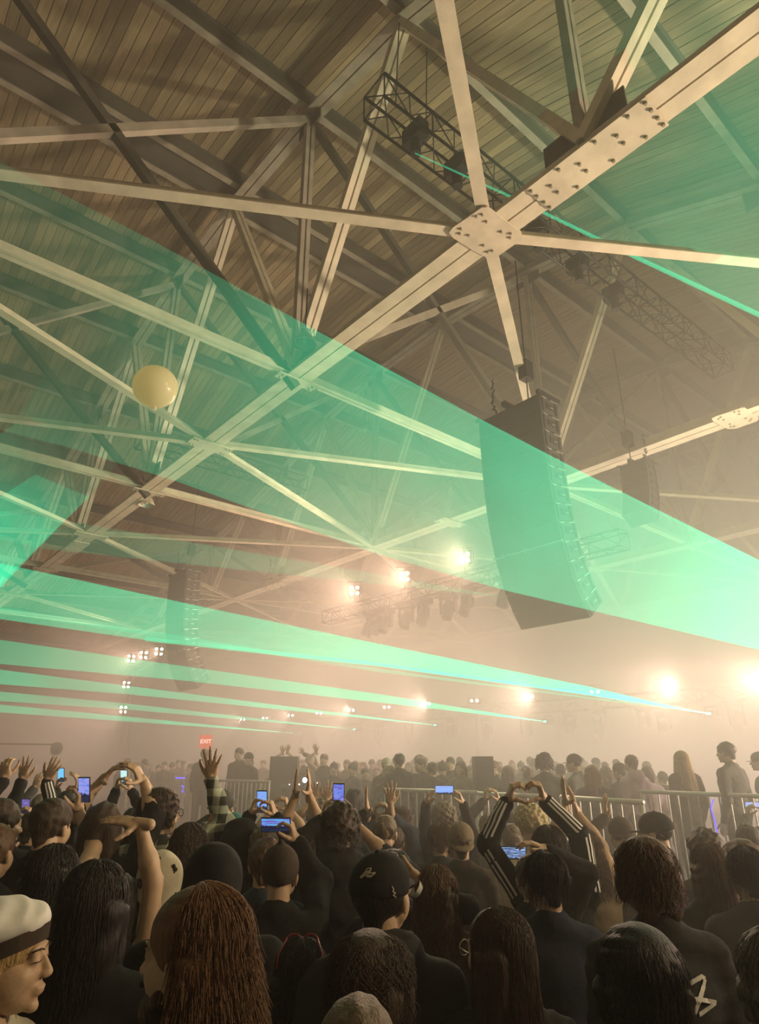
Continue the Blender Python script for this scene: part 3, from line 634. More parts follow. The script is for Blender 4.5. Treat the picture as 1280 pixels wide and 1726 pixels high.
def ik(S, Wt, hint, l1, l2):
    d = Wt - S; L = np.linalg.norm(d)
    if L > (l1 + l2) * .985: f = L / ((l1 + l2) * .985); l1 *= f; l2 *= f
    L = max(L, abs(l1 - l2) + .02, .08); u = d / np.linalg.norm(d); a = (l1 * l1 - l2 * l2 + L * L) / (2 * L); hh = math.sqrt(max(l1 * l1 - a * a, 0))
    hp = hint - u * (hint @ u); hp /= np.linalg.norm(hp) + 1e-9; return S + u * a + hp * hh
SKIN = {k_: mat('skin_' + k_, c, .5, 0, .10, 14, .1, 120) for k_, c in (('light', (.54, .37, .235)), ('tan', (.44, .26, .16)), ('dark', (.17, .09, .055)))}
def hairmat(nm, c): return mat('hair_' + nm, c, .5, 0, .35, 30, .6, 60, stretch=(3, 3, .35), spec=.35)
HAIR = {'black': hairmat('black', (.013, .010, .008)), 'brown': hairmat('brown', (.045, .026, .014)), 'mid': hairmat('mid', (.10, .055, .026)), 'auburn': hairmat('auburn', (.17, .085, .036)), 'blond': hairmat('blond', (.42, .28, .12)), 'grey': hairmat('grey', (.14, .13, .11)), 'bleach': hairmat('bleach', (.48, .40, .20)), 'ash': hairmat('ash', (.16, .12, .08))}
CL = {k_: mat('cloth_' + k_, c, .85, 0, .18, 6, .5, 22, spec=.25) for k_, c in (('black', (.012, .012, .012)), ('charcoal', (.028, .028, .028)), ('navy', (.022, .026, .045)), ('grey', (.08, .08, .075)), ('brown', (.05, .035, .024)), ('cream', (.55, .50, .38)), ('teal', (.05, .20, .17)), ('orange', (.55, .17, .03)), ('maroon', (.05, .016, .014)), ('tan', (.22, .17, .11)), ('denim', (.035, .05, .08)), ('lilac', (.45, .33, .42)))}
WHITE = mat('white_cloth', (.78, .78, .72), .7, 0, .06, 8, .3, 14)
REDP = mat('red_plastic', (.42, .04, .03), .3); GLASSW = mat('wire_frame', (.6, .55, .42), .3, .8)
def _plaid():
    m = mat('plaid_cloth', (.3, .34, .26), .85, spec=.2); nt = m.node_tree; L = nt.links; b = nt.nodes['Principled BSDF']
    tc = nt.nodes.new('ShaderNodeTexCoord'); sp = nt.nodes.new('ShaderNodeSeparateXYZ'); L.new(tc.outputs['Object'], sp.inputs[0]); outs = []
    for i, fr in ((0, 52), (2, 52)):
        a = nt.nodes.new('ShaderNodeMath'); a.operation = 'MULTIPLY'; a.inputs[1].default_value = fr * 1.25; L.new(sp.outputs[i], a.inputs[0])
        s_ = nt.nodes.new('ShaderNodeMath'); s_.operation = 'SINE'; L.new(a.outputs[0], s_.inputs[0])
        g = nt.nodes.new('ShaderNodeMath'); g.operation = 'GREATER_THAN'; g.inputs[1].default_value = .1; L.new(s_.outputs[0], g.inputs[0]); outs.append(g)
    ad = nt.nodes.new('ShaderNodeMath'); ad.operation = 'ADD'; L.new(outs[0].outputs[0], ad.inputs[0]); L.new(outs[1].outputs[0], ad.inputs[1])
    mr = nt.nodes.new('ShaderNodeMapRange'); mr.inputs[1].default_value = 0; mr.inputs[2].default_value = 2; mr.inputs[3].default_value = .06; mr.inputs[4].default_value = .9; L.new(ad.outputs[0], mr.inputs[0])
    vm = nt.nodes.new('ShaderNodeVectorMath'); vm.operation = 'SCALE'; vm.inputs[0].default_value = (.52, .56, .42); L.new(mr.outputs[0], vm.inputs['Scale']); L.new(vm.outputs[0], b.inputs['Base Color']); return m
CL['plaid'] = _plaid()
def join(parts):
    V = []; F = []; n = 0
    for v, f in parts:
        if len(v): V.append(v); F.append(f + n); n += len(v)
    return np.concatenate(V), np.concatenate(F)
def strands(n, L, seed, r=(.090, .110, .096), c=(0, -.018, .038), gap=62, wave=.008, rad=.0013, segs=9, flare=.0, curl_end=0.0, part_=.0):
    g = np.random.default_rng(abs(seed)); th = np.radians(g.uniform(gap, 360 - gap, n)) + math.pi / 2      # 90deg = face (+y)
    p0 = np.radians(g.uniform(2, 82, n)); ln = g.uniform(.75, 1.0, n) * L; T = np.linspace(0, 1, segs + 1)
    r = A3(r) * (1 + g.uniform(-.02, .06, n)[:, None]); P = np.zeros((n, segs + 1, 3)); arc = .11
    tot = arc + ln; ph = g.uniform(0, 6.28, n); fq = g.uniform(1.5, 3.0, n); tx = g.normal(0, .006, (n, 2))
    for i, t in enumerate(T):
        s_ = t * tot; po = np.minimum(p0 + s_ / .10, math.radians(100)); over = np.maximum(s_ - (math.radians(100) - p0) * .10, 0)
        P[:, i, 0] = c[0] + r[:, 0] * np.sin(po) * np.cos(th); P[:, i, 1] = c[1] + r[:, 1] * np.sin(po) * np.sin(th); P[:, i, 2] = c[2] + r[:, 2] * np.cos(po) - over
        wv = wave * np.sin(ph + fq * s_ * 25) * min(1, t * 2); k_ = 1 + (flare * over / .1 + curl_end * max(0, t - .8) * 5)
        P[:, i, 0] = (P[:, i, 0]) * k_ + wv + tx[:, 0] * t; P[:, i, 1] = c[1] + (P[:, i, 1] - c[1]) * k_ + wv * .7 + tx[:, 1] * t
    d = np.gradient(P, axis=1); d /= np.linalg.norm(d, axis=2, keepdims=True) + 1e-9
    out = P - A3(c); out[:, :, 2] *= .2; out -= d * np.sum(out * d, 2, keepdims=True); out /= np.linalg.norm(out, axis=2, keepdims=True) + 1e-9; sd = np.cross(d, out)
    R_ = (rad * (1 - .6 * T))[None, :, None]
    V = np.stack([P + out * R_, P - out * R_ * .5 + sd * R_ * 1.8, P - out * R_ * .5 - sd * R_ * 1.8], 2).reshape(-1, 3)
    b = (np.arange(n)[:, None, None] * (segs + 1) + np.arange(segs)[None, :, None]) * 3; j = np.arange(3)[None, None, :]; j2 = (j + 1) % 3
    F = np.stack([b + j, b + j2, b + 3 + j2, b + 3 + j], 3).reshape(-1, 4); return V, F.astype(np.int32)
def hair_prims(style, seed=0, L=.3, back=0):
    base = [('e', (0, -.018, .040), (.087, .107, .093))]
    cut = [('-', (0, .105, -.045), (.078, .075, .085)), ('-', (0, .03, -.14), (.11, .13, .085))]
    g = random.Random(seed)
    if style == 'short': return base + [('c', A3([0, -.07, 0]), A3([0, -.072, -.05]), .045, .03)] + cut
    if style == 'buzz': return [('e', (0, -.016, .037), (.078, .098, .084))] + cut + [('-', (0, 0, -.12), (.12, .14, .09))]
    if style in ('curly', 'fro'):
        P = list(base); n = 70
        for i in range(n):
            z = 1 - 1.5 * (i + .5) / n; a = i * 2.4; q = math.sqrt(max(0, 1 - z * z)); x, y = q * math.cos(a), q * math.sin(a)
            if y > .5 and z < .35: continue
            k_ = 1.0 + (.22 if style == 'fro' else .05); P.append(('e', (x * .085 * k_, -.018 + y * .105 * k_, .035 + z * .095 * k_), (g.uniform(.016, .028),) * 3))
        return P + [cut[0]]
    if style == 'mop': return [('e', (0, -.02, .042), (.098, .115, .100)), ('c', A3([-.05, -.06, 0]), A3([-.04, -.075, -.085]), .05, .035), ('c', A3([.05, -.06, 0]), A3([.045, -.07, -.085]), .05, .035),
                               ('c', A3([-.085, .0, 0]), A3([-.085, .0, -.05]), .03, .02), ('c', A3([.085, .0, 0]), A3([.085, .0, -.05]), .03, .02)] + cut[:1]
    P = [('e', (0, -.018, .040), (.089, .109, .094))]
    for x, y, r in ((-.055, -.055, .05), (0, -.075, .05), (.055, -.055, .05), (-.080, -.01 - back, .028), (.080, -.01 - back, .028)):
        P.append(('c', A3([x, y, 0]), A3([x * 1.12, y - .012, -L + g.uniform(-.02, .02)]), r, r * .62))
    return P + [('-', (0, .115 - back, -.08), (.070 + back * .5, .085, .15))]
def hat_parts(kind, o, T, col, s):
    """cap / backcap / beanie / fur / sailor in head space, pushed through T"""
    P = []
    def put(nm, V, F, m, lab=None, k2=None):
        if isinstance(F, np.ndarray): me = mk_mesh(nm, T(V), F, m, True)
        else: me = mk_mesh(nm, T(V), F, m, True)
        return link(nm, me, o, kind=k2, label=lab)
    if kind in ('cap', 'backcap'):
        f = 1 if kind == 'cap' else -1
        V, F = surfnet([('e', (0, -.014, .045), (.092, .112, .092)), ('p', A3([0, -.18 * f, -1.]), -.014)], .008, .01)
        h = put('cap', V, F, col); mb = MB(); n = 14
        a = np.linspace(-1.15, 1.15, n); inn = [(.086 * math.sin(t), f * (.10 * math.cos(t)) - .014, .022) for t in a]; ou = [(.088 * math.sin(t), f * (.10 * math.cos(t) + .075 * math.cos(t * .95) ** .5) - .014, .022 - .012 * math.cos(t) + .0) for t in a]
        V = A3(inn + ou + [(x, y, z - .005) for x, y, z in inn + ou]); F = [(i, i + 1, n + i + 1, n + i) for i in range(n - 1)] + [(2 * n + i, 3 * n + i, 3 * n + i + 1, 2 * n + i + 1) for i in range(n - 1)] + [(n + i, n + i + 1, 3 * n + i + 1, 3 * n + i) for i in range(n - 1)]
        link('bill', mk_mesh('bill', T(V), F, col, True), h)
        b = MB().ell((0, -.014, .137), (.008, .008, .005), 8, 5); link('button', mk_mesh('button', T(np.concatenate(b.v)), b.f, col, True), h); return h
    if kind == 'beanie':
        V, F = surfnet([('e', (0, -.016, .045), (.090, .110, .100)), ('p', A3([0, .1, -1.]), .012), ('c', A3([0, -.016, .14]), A3([0, -.03, .155]), .02, .012)], .008, .012); h = put('beanie', V, F, col)
        return h
    if kind == 'fur':
        g = random.Random(3); P = [('e', (0, -.016, .045), (.105, .122, .105))]
        for i in range(90):
            z = 1 - 1.35 * i / 90; a = i * 2.4; q = math.sqrt(max(0, 1 - z * z)); P.append(('e', (q * math.cos(a) * .108, -.016 + q * math.sin(a) * .122, .045 + z * .105), (g.uniform(.012, .022),) * 3))
        V, F = surfnet(P + [('-', (0, .13, -.05), (.08, .09, .08))], .008, .006); return put('knitted_hat', V, F, col)
    if kind == 'hood':
        V, F = surfnet([('e', (0, -.025, .02), (.108, .125, .125)), ('c', A3([0, -.05, -.05]), A3([0, -.06, -.16]), .095, .11), ('-', (0, .12, -.01), (.075, .08, .105))], .010, .02); return put('hood', wob(V, .004, 30), F, col)
def person(px, py, d, label, yaw=0.0, hair='short', hc='black', HL=.3, skin='light', top='black', arms=(), hat=None, hatc=None, base=0.0, pitch=0.0, hyaw=0.0, hroll=0.0,
           fem=0, nstr=0, hback=0, res=.02, hres=.009, sleeve='long', legs='black', group=None, hood=False, slump=0.0, wide=1.0, strk={}, off=None):
    Tp = at(px, py, d); hfix = {None: 0, 'cap': .01, 'backcap': .01, 'beanie': .01, 'fur': .025, 'hood': .02, 'sailor': .02}[hat] + (0.012 if hair in ('short', 'long', 'mop') else .0) + (.02 if hair == 'fro' else 0)
    s = (Tp[2] - base - hfix) / 1.755
    s_body = s
    s = min(max(s, .86), 1.10); dz = (Tp[2] - base - hfix) - 1.755 * s       # extra or missing height goes to the legs
    rz = AZ - math.pi / 2 + math.radians(yaw); cy, sy = math.cos(rz), math.sin(rz); Rz = A3([[cy, -sy, 0], [sy, cy, 0], [0, 0, 1]])
    HC = A3([0, .012, 1.637])
    ph, hy, hr = math.radians(pitch), math.radians(hyaw), math.radians(hroll)
    Rp = A3([[1, 0, 0], [0, math.cos(ph), -math.sin(ph)], [0, math.sin(ph), math.cos(ph)]]); Ry = A3([[math.cos(hy), -math.sin(hy), 0], [math.sin(hy), math.cos(hy), 0], [0, 0, 1]])
    Rr = A3([[math.cos(hr), 0, math.sin(hr)], [0, 1, 0], [-math.sin(hr), 0, math.cos(hr)]]); RH = Ry @ Rp @ Rr; NB = A3([0, -.03, -.13])
    T = lambda V: ((np.asarray(V) - NB) @ RH.T + NB + HC) * s + A3([0, 0, dz])
    root_xy = Tp[:2] - (Rz @ (T(A3([[0, -.01, .11]]))[0]))[:2]; root = A3([root_xy[0], root_xy[1], base])
    toL = lambda P: ((A3(P) - root) @ Rz - A3([0, 0, dz])) / s                       # world -> body space (before dz)
    vL = lambda v: A3(v) @ Rz
    w = wide
    body = [('e', (0, 0, .98), (.160 * w, .110 * w, .13)), ('e', (0, 0, 1.12), (.132 * w, .092 * w, .15)), ('e', (0, -.005, 1.30), (.168 * w, .112 * w, .16)), ('c', A3([-.14 * w, -.01, 1.405]), A3([.14 * w, -.01, 1.405]), .058, .058),
            ('c', A3([0, -.03, 1.50]), A3([-.12, -.02, 1.43]), .05, .05), ('c', A3([0, -.03, 1.50]), A3([.12, -.02, 1.43]), .05, .05), ('c', A3([0, -.025, 1.42]), A3([0, -.02, 1.53]), .055, .052)]
    if fem: body.append(('e', (0, .06, 1.27), (.13, .08, .075)))
    zl = -dz / s
    legp = []
    for q in (-1, 1): legp += [('c', A3([q * .09, 0, .93]), A3([q * .10, .015, .5 + zl * .45]), .086, .06), ('c', A3([q * .10, .015, .5 + zl * .45]), A3([q * .105, -.02, .09 + zl]), .058, .042), ('c', A3([q * .105, -.03, .045 + zl]), A3([q * .115, .12, .035 + zl]), .043, .036)]
    shirt = [tuple([q[0], q[1], A3(q[2]) + .018]) if q[0] == 'e' else (q[0], q[1], q[2], q[3] + .012, q[4] + .012) for q in body[:6]]
    shirt[0] = ('e', (0, 0, 1.0), (.182 * w, .128 * w, .13)); hands = []; armp = []; stripes = []
    spec = {a['side']: a for a in arms}
    for q in (-1, 1):
        S = A3([q * .175 * w, -.01, 1.405]); a = spec.get(q)
        if a is None:
            E = S + A3([q * .045, -.03, -.28]); Wr = E + A3([-q * .01, .09, -.235]); D = A3([0, .3, -1.]); N = A3([-q, 0, 0.]); pose = 'relax'; sl = sleeve
        else:
            S = S + A3([-q * .01, .0, .035]) if a.get('up', 1) else S
            hd = a.get('d', d + .22); D = vL(RGT * a['dir'][0] + CU * a['dir'][1] + CF * (a['dir'][2] if len(a['dir']) > 2 else 0)); D = D / np.linalg.norm(D)
            Hc = toL(at(a['p'][0], a['p'][1], hd)); reach = .56
            best = None
            for dd in np.linspace(-.35, .75, 23):                                      # slide along the sight line until the arm reaches
                Wt = toL(at(a['p'][0], a['p'][1], hd + dd)) - D * .07; L_ = np.linalg.norm(Wt - S); c_ = max(L_ - reach, 0) * 20 + abs(dd) + max(.22 - L_, 0) * 10
                if best is None or c_ < best[0]: best = (c_, Wt)
            Wr = best[1]; nv = {'cam': -CF, 'away': CF, 'left': -RGT, 'right': RGT, 'up': CU, 'down': -CU}[a['palm']] if isinstance(a['palm'], str) else A3(a['palm']); N = vL(nv)
            hint = vL(RGT * a['el'][0] + CU * a['el'][1] + CF * (a['el'][2] if len(a['el']) > 2 else 0)) if 'el' in a else A3([q * 1.0, .2, -.5])
            E = ik(S, Wr, hint, .285, .255); pose = a['pose']; sl = a.get('sleeve', sleeve)
        lg = sl == 'long'; arm = [('c', S, E, .046 if lg else .052, .034 if lg else .040), ('c', E, E + (Wr - E) * .35, .034 if lg else .040, .032 if lg else .041), ('c', E + (Wr - E) * .35, Wr, .032 if lg else .041, .027)]; armp += arm
        hands.append((q, Wr, frame_(D, N), pose))
        if sl == 'short': M = S + (E - S) * .62; shirt += [('c', S, M, .068, .062)]
        elif sl in ('long', 'half'):
            f = .93 if sl == 'long' else .35; M = E + (Wr - E) * f; shirt += [('c', S, E, .067, .056), ('c', E, M, .055, .046)]
        if a and a.get('stripes'): stripes.append((S, E, E + (Wr - E) * .93, q))
    o = None
    bp = surfnet([(q[0], q[1], q[2], *q[3:]) for q in body + legp + armp], max(res, .018), .035)
    bV = bp[0] * s + A3([0, 0, dz]); hV, hF = head_mesh(hres, fem); pl = [(bV, bp[1]), (T(hV), hF)]
    for q, Wr, Fm, pose in hands:
        v, f = hand_mesh(pose)
        if q > 0: v = v * A3([-1, 1, 1]); f = f[:, ::-1]
        pl.append(((v @ Fm.T + Wr) * s + A3([0, 0, dz]), f))
    V, F = join(pl); me = mk_mesh('person', V, F, SKIN[skin], True); o = link('person', me, loc=root); o.rotation_euler = (0, 0, rz); tag(o, label, 'person', group)
    if hood: shirt += [('c', A3([-.07, -.07, 1.50]), A3([.07, -.07, 1.50]), .062, .062), ('e', (0, -.10, 1.46), (.10, .06, .09))]
    v, f = surfnet(shirt, res, .03); v = wob(v, .0035, 45, int(px)); link('hoodie' if hood else 'shirt', mk_mesh('shirt', v * s + A3([0, 0, dz]), f, CL[top] if isinstance(top, str) else top, True), o)
    v, f = surfnet([('e', (0, 0, .97), (.178 * w, .127 * w, .12))] + [('c', q[1], q[2], q[3] + .014, q[4] + .018) for i, q in enumerate(legp) if i % 3 < 2], .026, .03); link('trousers', mk_mesh('trousers', v * s + A3([0, 0, dz]), f, CL[legs], True), o)
    v, f = surfnet([('c', legp[i][1] + A3([0, 0, -.004]), legp[i][2], .052, .045) for i in (2, 5)], .02, .01); link('shoes', mk_mesh('shoes', v * s + A3([0, 0, dz]), f, CL['charcoal'], True), o)
    if hair and hair != 'none':
        st = {'long': 'long', 'bob': 'long'}.get(hair, hair); v, f = surfnet(hair_prims(st, int(px), HL, hback), .0085 if hres > .007 else .007, .014); v = wob(v, .003 if hres > .0065 else .0012, 90, int(py)); ho = link('hair', mk_mesh('hair', T(v), f, HAIR[hc], True), o)
        if nstr:
            v, f = strands(nstr, HL if st == 'long' else .03 if st == 'mop' else .03, int(px), **strk); link('hair_strands', mk_mesh('hair_strands', T(v), f, HAIR[hc], True), ho, kind='stuff')
    ht = hat_parts(hat, o, T, hatc or CL['black'], s) if hat and hat != 'sailor' else None
    for S, E, M, q in stripes:
        up = A3([q * 1., 0, 0.])
        for k_ in (-1, 0, 1):
            mb = MB(); seg = [(S, E, .066, .055), (E, M, .055, .046)]; pts = []
            for (p, r, ra, rb) in seg:
                for t in np.linspace(0, 1, 9)[(1 if pts else 0):]:
                    c_ = p + (r - p) * t; dr = (r - p) / np.linalg.norm(r - p); n1 = vL(RGT * (q * .62) - CF * .75 + CU * (.0)); n1 = n1 - dr * (n1 @ dr); n1 /= np.linalg.norm(n1); n2 = np.cross(dr, n1); an = k_ * .42
                    pts.append((c_ + (n1 * math.cos(an) + n2 * math.sin(an)) * (ra + (rb - ra) * t + .005), n2 * math.cos(an) - n1 * math.sin(an)))
            V = []
            for p, n2 in pts: V += [p - n2 * .006, p + n2 * .006]
            V = wob(A3(V), .002, 40, 5); F = [(2 * i, 2 * i + 1, 2 * i + 3, 2 * i + 2) for i in range(len(pts) - 1)]; link('sleeve_stripe', mk_mesh('sleeve_stripe', V * s + A3([0, 0, dz]), F, WHITE, True), o)
    for q, Wr, Fm, pose in hands:
        Wd = root + Rz @ ((Wr + Fm[:, 1] * .07) * s + A3([0, 0, dz])); HANDS.append((*proj(Wd), (Wd - EYE) @ CF))
    return o, T, root, Rz, dict(s=s, dz=dz, hands={q: (root + Rz @ ((Wr) * s + A3([0, 0, dz])), Rz @ Fm) for q, Wr, Fm, _ in hands})
# ------------------------------------------------------------------ platform, barriers and stage furniture
RZ = .60
part('platform', MB().box((12.6, 17.0, RZ / 2), (14.0, 50.0, RZ)), mat('platform_deck', (.03, .028, .026), .7), None, kind='structure')
def barrier(x0, y0, x1, y1, label, n=1, h=1.1, z=RZ, r=.02, group='crowd barriers'):
    P, Q = on_z(x0, y0, z + h), on_z(x1, y1, z + h)
    for i in range(n):
        p = P + (Q - P) * (i / n); q = P + (Q - P) * ((i + 1) / n - .004); p = A3([p[0], p[1], 0]); q = A3([q[0], q[1], 0]); d = q - p; L = np.linalg.norm(d); d /= L
        t = thing('crowd_barrier', label[i], 'barrier', p + (0, 0, z), group=group)
        part('top_rail', MB().tube([(0, 0, h), d * L + (0, 0, h)], .024, 8), GALV, t, True); part('bottom_rail', MB().tube([d * .04 + (0, 0, .16), d * (L - .04) + (0, 0, .16)], .018, 8), GALV, t, True)
        for k in (.02, L - .02): part('post', MB().tube([d * k + (0, 0, 0), d * k + (0, 0, h)], .022, 8), GALV, t, True)
        mb = MB(); m = max(3, int(L / .115))
        for i_ in range(1, m): mb.tube([d * (L * i_ / m) + (0, 0, .16), d * (L * i_ / m) + (0, 0, h)], .0095, 5, False)
        part('bars', mb, GALV, t, True, kind='stuff')
        for k in (.25, L - .25): part('foot', MB().box(d * k + (0, 0, .015), (.5, .06, .03)), GALV, t)
barrier(1330, 1344, 1078, 1334, ['galvanised crowd barrier below the long-haired woman on the platform, at the right'])
barrier(1085, 1353, 945, 1344, ['galvanised barrier section behind the raised heart-shaped hands'])
barrier(925, 1343, 806, 1338, ['galvanised barrier section between the heart hands and the phone held sideways'])
barrier(806, 1336, 648, 1331, ['galvanised barrier section right behind the phone held sideways by two hands'])
barrier(455, 1318, 356, 1315, ['galvanised barrier section right of the plaid sleeve, pale bars catching light'])
barrier(322, 1302, 214, 1300, ['far grey barrier panel with blue lights on it, left of the raised plaid arm'])
# exit sign on a pole
P = at(347, 1250, 15.5)
t = thing('exit_sign', 'red lit EXIT sign on a short pole above the far crowd at left', 'sign', (P[0], P[1], RZ)); yaw = math.atan2(-P[1], -P[0]); t.rotation_euler = (0, 0, yaw)
part('pole', MB().tube([(0, 0, 0), (0, 0, P[2] - RZ)], .02, 8), GALV, t); zc = P[2] - RZ
part('panel', MB().box((.03, 0, zc), (.05, .30, .30)), mat('exit_red', (.75, .10, .06), .4, emis=(.95, .16, .08), estr=.55), t)
fc = bpy.data.curves.new('lettering', 'FONT'); fc.body = 'EXIT'; fc.size = .125; fc.align_x = 'CENTER'; fc.align_y = 'CENTER'; fc.extrude = .004; fc.offset = .002; fc.materials.append(mat('exit_letters', (.9, .8, .7), .4, emis=(1, .85, .75), estr=.9))
fo = bpy.data.objects.new('tmp', fc); COL.objects.link(fo); bpy.context.view_layer.update(); me_ = bpy.data.meshes.new_from_object(fo); bpy.data.objects.remove(fo)
fo = link('lettering', me_, t, loc=(.062, 0, zc)); fo.rotation_euler = (math.pi / 2, 0, math.pi / 2)
def floor_box(name, x, y0, y1, w, d, label, cat, dep=.5, m=None, z=RZ):
    """box standing on the platform: top row y0, seen width w px"""
    P = at(x, y0, d); wm = w * d / FPX; t = thing(name, label, cat, (P[0], P[1], z)); t.rotation_euler = (0, 0, AZ - math.pi / 2); hh = P[2] - z
    part('cabinet', MB().box((0, 0, hh / 2), (wm, dep, hh)), m or BLACKP, t); part('grille', MB().box((0, -dep / 2 - .008, hh / 2), (wm * .9, .012, hh * .92)), GRILLE, t)
    part('corner', MB().box((-wm / 2, -dep / 2, hh / 2), (.03, .03, hh)).box((wm / 2, -dep / 2, hh / 2), (.03, .03, hh)), BLACK, t, kind='stuff'); return t
floor_box('stage_speaker', 812, 1275, 1335, 26, 9.5, 'dark upright speaker cabinet standing on the platform, middle right', 'speaker')
floor_box('stage_speaker', 482, 1275, 1335, 42, 12.0, 'wide dark speaker cabinet among the platform crowd, right of the exit sign', 'speaker')
P = at(696, 1302, 9.6); t = thing('mixing_desk', 'dark slanted mixing desk on the platform behind the barrier', 'desk', (P[0], P[1], RZ)); t.rotation_euler = (0, 0, AZ - math.pi / 2); hh = P[2] - RZ
part('console', MB().box((0, 0, hh - .08), (.62, .45, .14), taper=.8), BLACKP, t); part('table', MB().box((0, 0, hh - .18), (.8, .5, .04)), CL['charcoal'], t)
for sx in (-.34, .34): part('leg', MB().box((sx, 0, (hh - .2) / 2), (.04, .4, hh - .2)), BLACK, t)
P = at(545, 1322, 11.5); t = thing('control_table', 'long table of lit control gear on the platform behind the clapping hands', 'table', (P[0], P[1], RZ)); t.rotation_euler = (0, 0, AZ - math.pi / 2); hh = P[2] - RZ
part('table_top', MB().box((0, 0, hh - .05), (1.5, .5, .04)), CL['charcoal'], t)
for sx in (-.7, .7): part('leg', MB().box((sx, 0, (hh - .06) / 2), (.04, .4, hh - .06)), BLACK, t)
for i in range(6): part('gear_light', MB().ell((-.6 + i * .24 + random.uniform(-.05, .05), -.24, hh + random.uniform(-.03, .03)), (.009,) * 3, 8, 6), mat('gear_lamp', (1, 1, .9), .4, emis=(1, .9, .85), estr=12), t)
part('gear', MB().box((-.3, 0, hh), (.5, .3, .08)).box((.4, 0, hh), (.4, .3, .06)), BLACKP, t, kind='stuff')
P = at(514, 1315, 11.2); t = thing('work_lamp', 'small bright white work lamp between the clapping hands', 'lamp', P)
part('bulb', MB().ell((0, 0, 0), (.04, .04, .04), 12, 8), mat('white_lamp', (1, 1, 1), .4, emis=(.85, .92, 1), estr=14), t); part('stem', MB().tube([(0, .02, -.03), (0, .02, RZ - P[2])], .012, 6), BLACK, t)
BLUE = mat('blue_led', (.1, .1, 1), .4, emis=(.06, .05, 1.0), estr=2.2)
for lb, pts, d in (('blue light strip glowing down the right barrier', [(1203, 1347), (1199, 1362), (1206, 1385), (1214, 1430)], 6.72), ('short row of blue lights on the far left barrier panel', [(296, 1311), (318, 1312)], 19.3), ('squiggle of blue lights below the short row, far left barrier', [(306, 1324), (311, 1328), (307, 1334), (313, 1338), (309, 1342)], 19.3)):
    mb = MB(); pp = A3([at(x, y, d) for x, y in pts]); c = pp[0]; mb.tube(pp - c, .013 * d / 13, 6); tag(part('light_strip', mb, BLUE, None, loc=c), lb, 'light')
P = at(95, 1262, 24); t = thing('round_fan', 'pale round fan on a stand, faint in haze at far left', 'fan', (P[0], P[1], 0)); t.rotation_euler = (0, 0, AZ - math.pi / 2)
part('guard', MB().tube([(.22 * math.cos(a), 0, P[2] + .22 * math.sin(a)) for a in np.linspace(0, 2 * math.pi, 20)], .02, 6).ell((0, 0, P[2]), (.2, .04, .2)), GALV, t, True); part('stand', MB().tube([(0, 0, 0), (0, 0, P[2] - .2)], .03, 6).box((0, 0, .02), (.5, .5, .04)), GALV, t)
part('arm', MB().tube([(-.2, 0, P[2] + .15), (-2.2, 0, P[2] + .17)], .025, 6), GALV, t)
# ------------------------------------------------------------------ balloon and pendants
bm_ = bpy.data.materials.new('balloon_latex'); bm_.use_nodes = True; nt = bm_.node_tree; b_ = nt.nodes['Principled BSDF']; b_.inputs['Base Color'].default_value = (.95, .92, .66, 1); b_.inputs['Roughness'].default_value = .25
tl_ = nt.nodes.new('ShaderNodeBsdfTranslucent'); tl_.inputs[0].default_value = (.99, .95, .68, 1); mx_ = nt.nodes.new('ShaderNodeMixShader'); mx_.inputs[0].default_value = .6
nt.links.new(b_.outputs[0], mx_.inputs[1]); nt.links.new(tl_.outputs[0], mx_.inputs[2]); nt.links.new(mx_.outputs[0], nt.nodes['Material Output'].inputs['Surface']); MATS['balloon_latex'] = bm_
P = at(262, 652, 6.0); r = 37 * 6.0 / FPX
t = thing('balloon', 'big pale yellow round balloon drifting under the left trusses', 'balloon', P)
part('skin', MB().ell((0, 0, 0), (r, r, r * .97), 32, 20), mat('balloon_latex', (.80, .74, .42), .32, 0, .03, 4), t, True); part('knot', MB().lathe([(.004, .02), (.012, .0), (.022, -.03), (.016, -.035)], 10, (.02, 0, -r * .97)), mat('balloon_latex', (.8, .74, .42)), t, True)
def pendant(x, y, d, rw, label, drop=.9):
    P = on_x(x, y, d); d = (P - EYE) @ CF; k = rw * d / FPX; t = thing('pendant_lamp', label, 'hanging lamp', P)
    sh = part('shade', MB().lathe([(k, 0), (k * .97, .02), (k * .80, k * .55), (k * .55, k * 1.0), (k * .42, k * 1.15), (k * .42, k * 1.45), (.02, k * 1.5)], 24), STEEL2, t, True)
    part('shade_rim', MB().lathe([(k * 1.02, -.01), (k * 1.03, .01), (k * .99, .01)], 24), STEEL, sh, True)
    part('reflector', MB().lathe([(k * .95, .02), (k * .76, k * .55), (k * .5, k * .95), (.01, k)], 24), mat('dull_reflector', (.5, .52, .45), .35, .3), t, True)
    part('bulb', MB().ell((0, 0, k * .45), (k * .24, k * .24, k * .38), 14, 10), mat('opal_bulb', (.8, .8, .7), .25), t, True)
    part('conduit', MB().tube([(0, 0, k * 1.5), (0, 0, k * 1.5 + drop)], .016, 6).tube([(0, 0, k * 1.5 + drop * .8), (.12, .1, k * 1.6 + drop), (.3, .2, k * 1.5 + drop * .7), (.33, .2, k)], .008, 5), BLACK, t, True)
pendant(514, 580, 5.2, 19, 'pendant work light beside the strut joint, above the second bolted plate', .9)
pendant(247, 851, 5.75, 13, 'pendant light hanging under the near truss, lower left', .15)
pendant(455, 975, 13.0, 9, 'hazy pendant light under the second truss, beside its splice plate', .5)
pendant(616, 727, 13.3, 9, 'faint pendant light high between the trusses in the green light', 1.5)
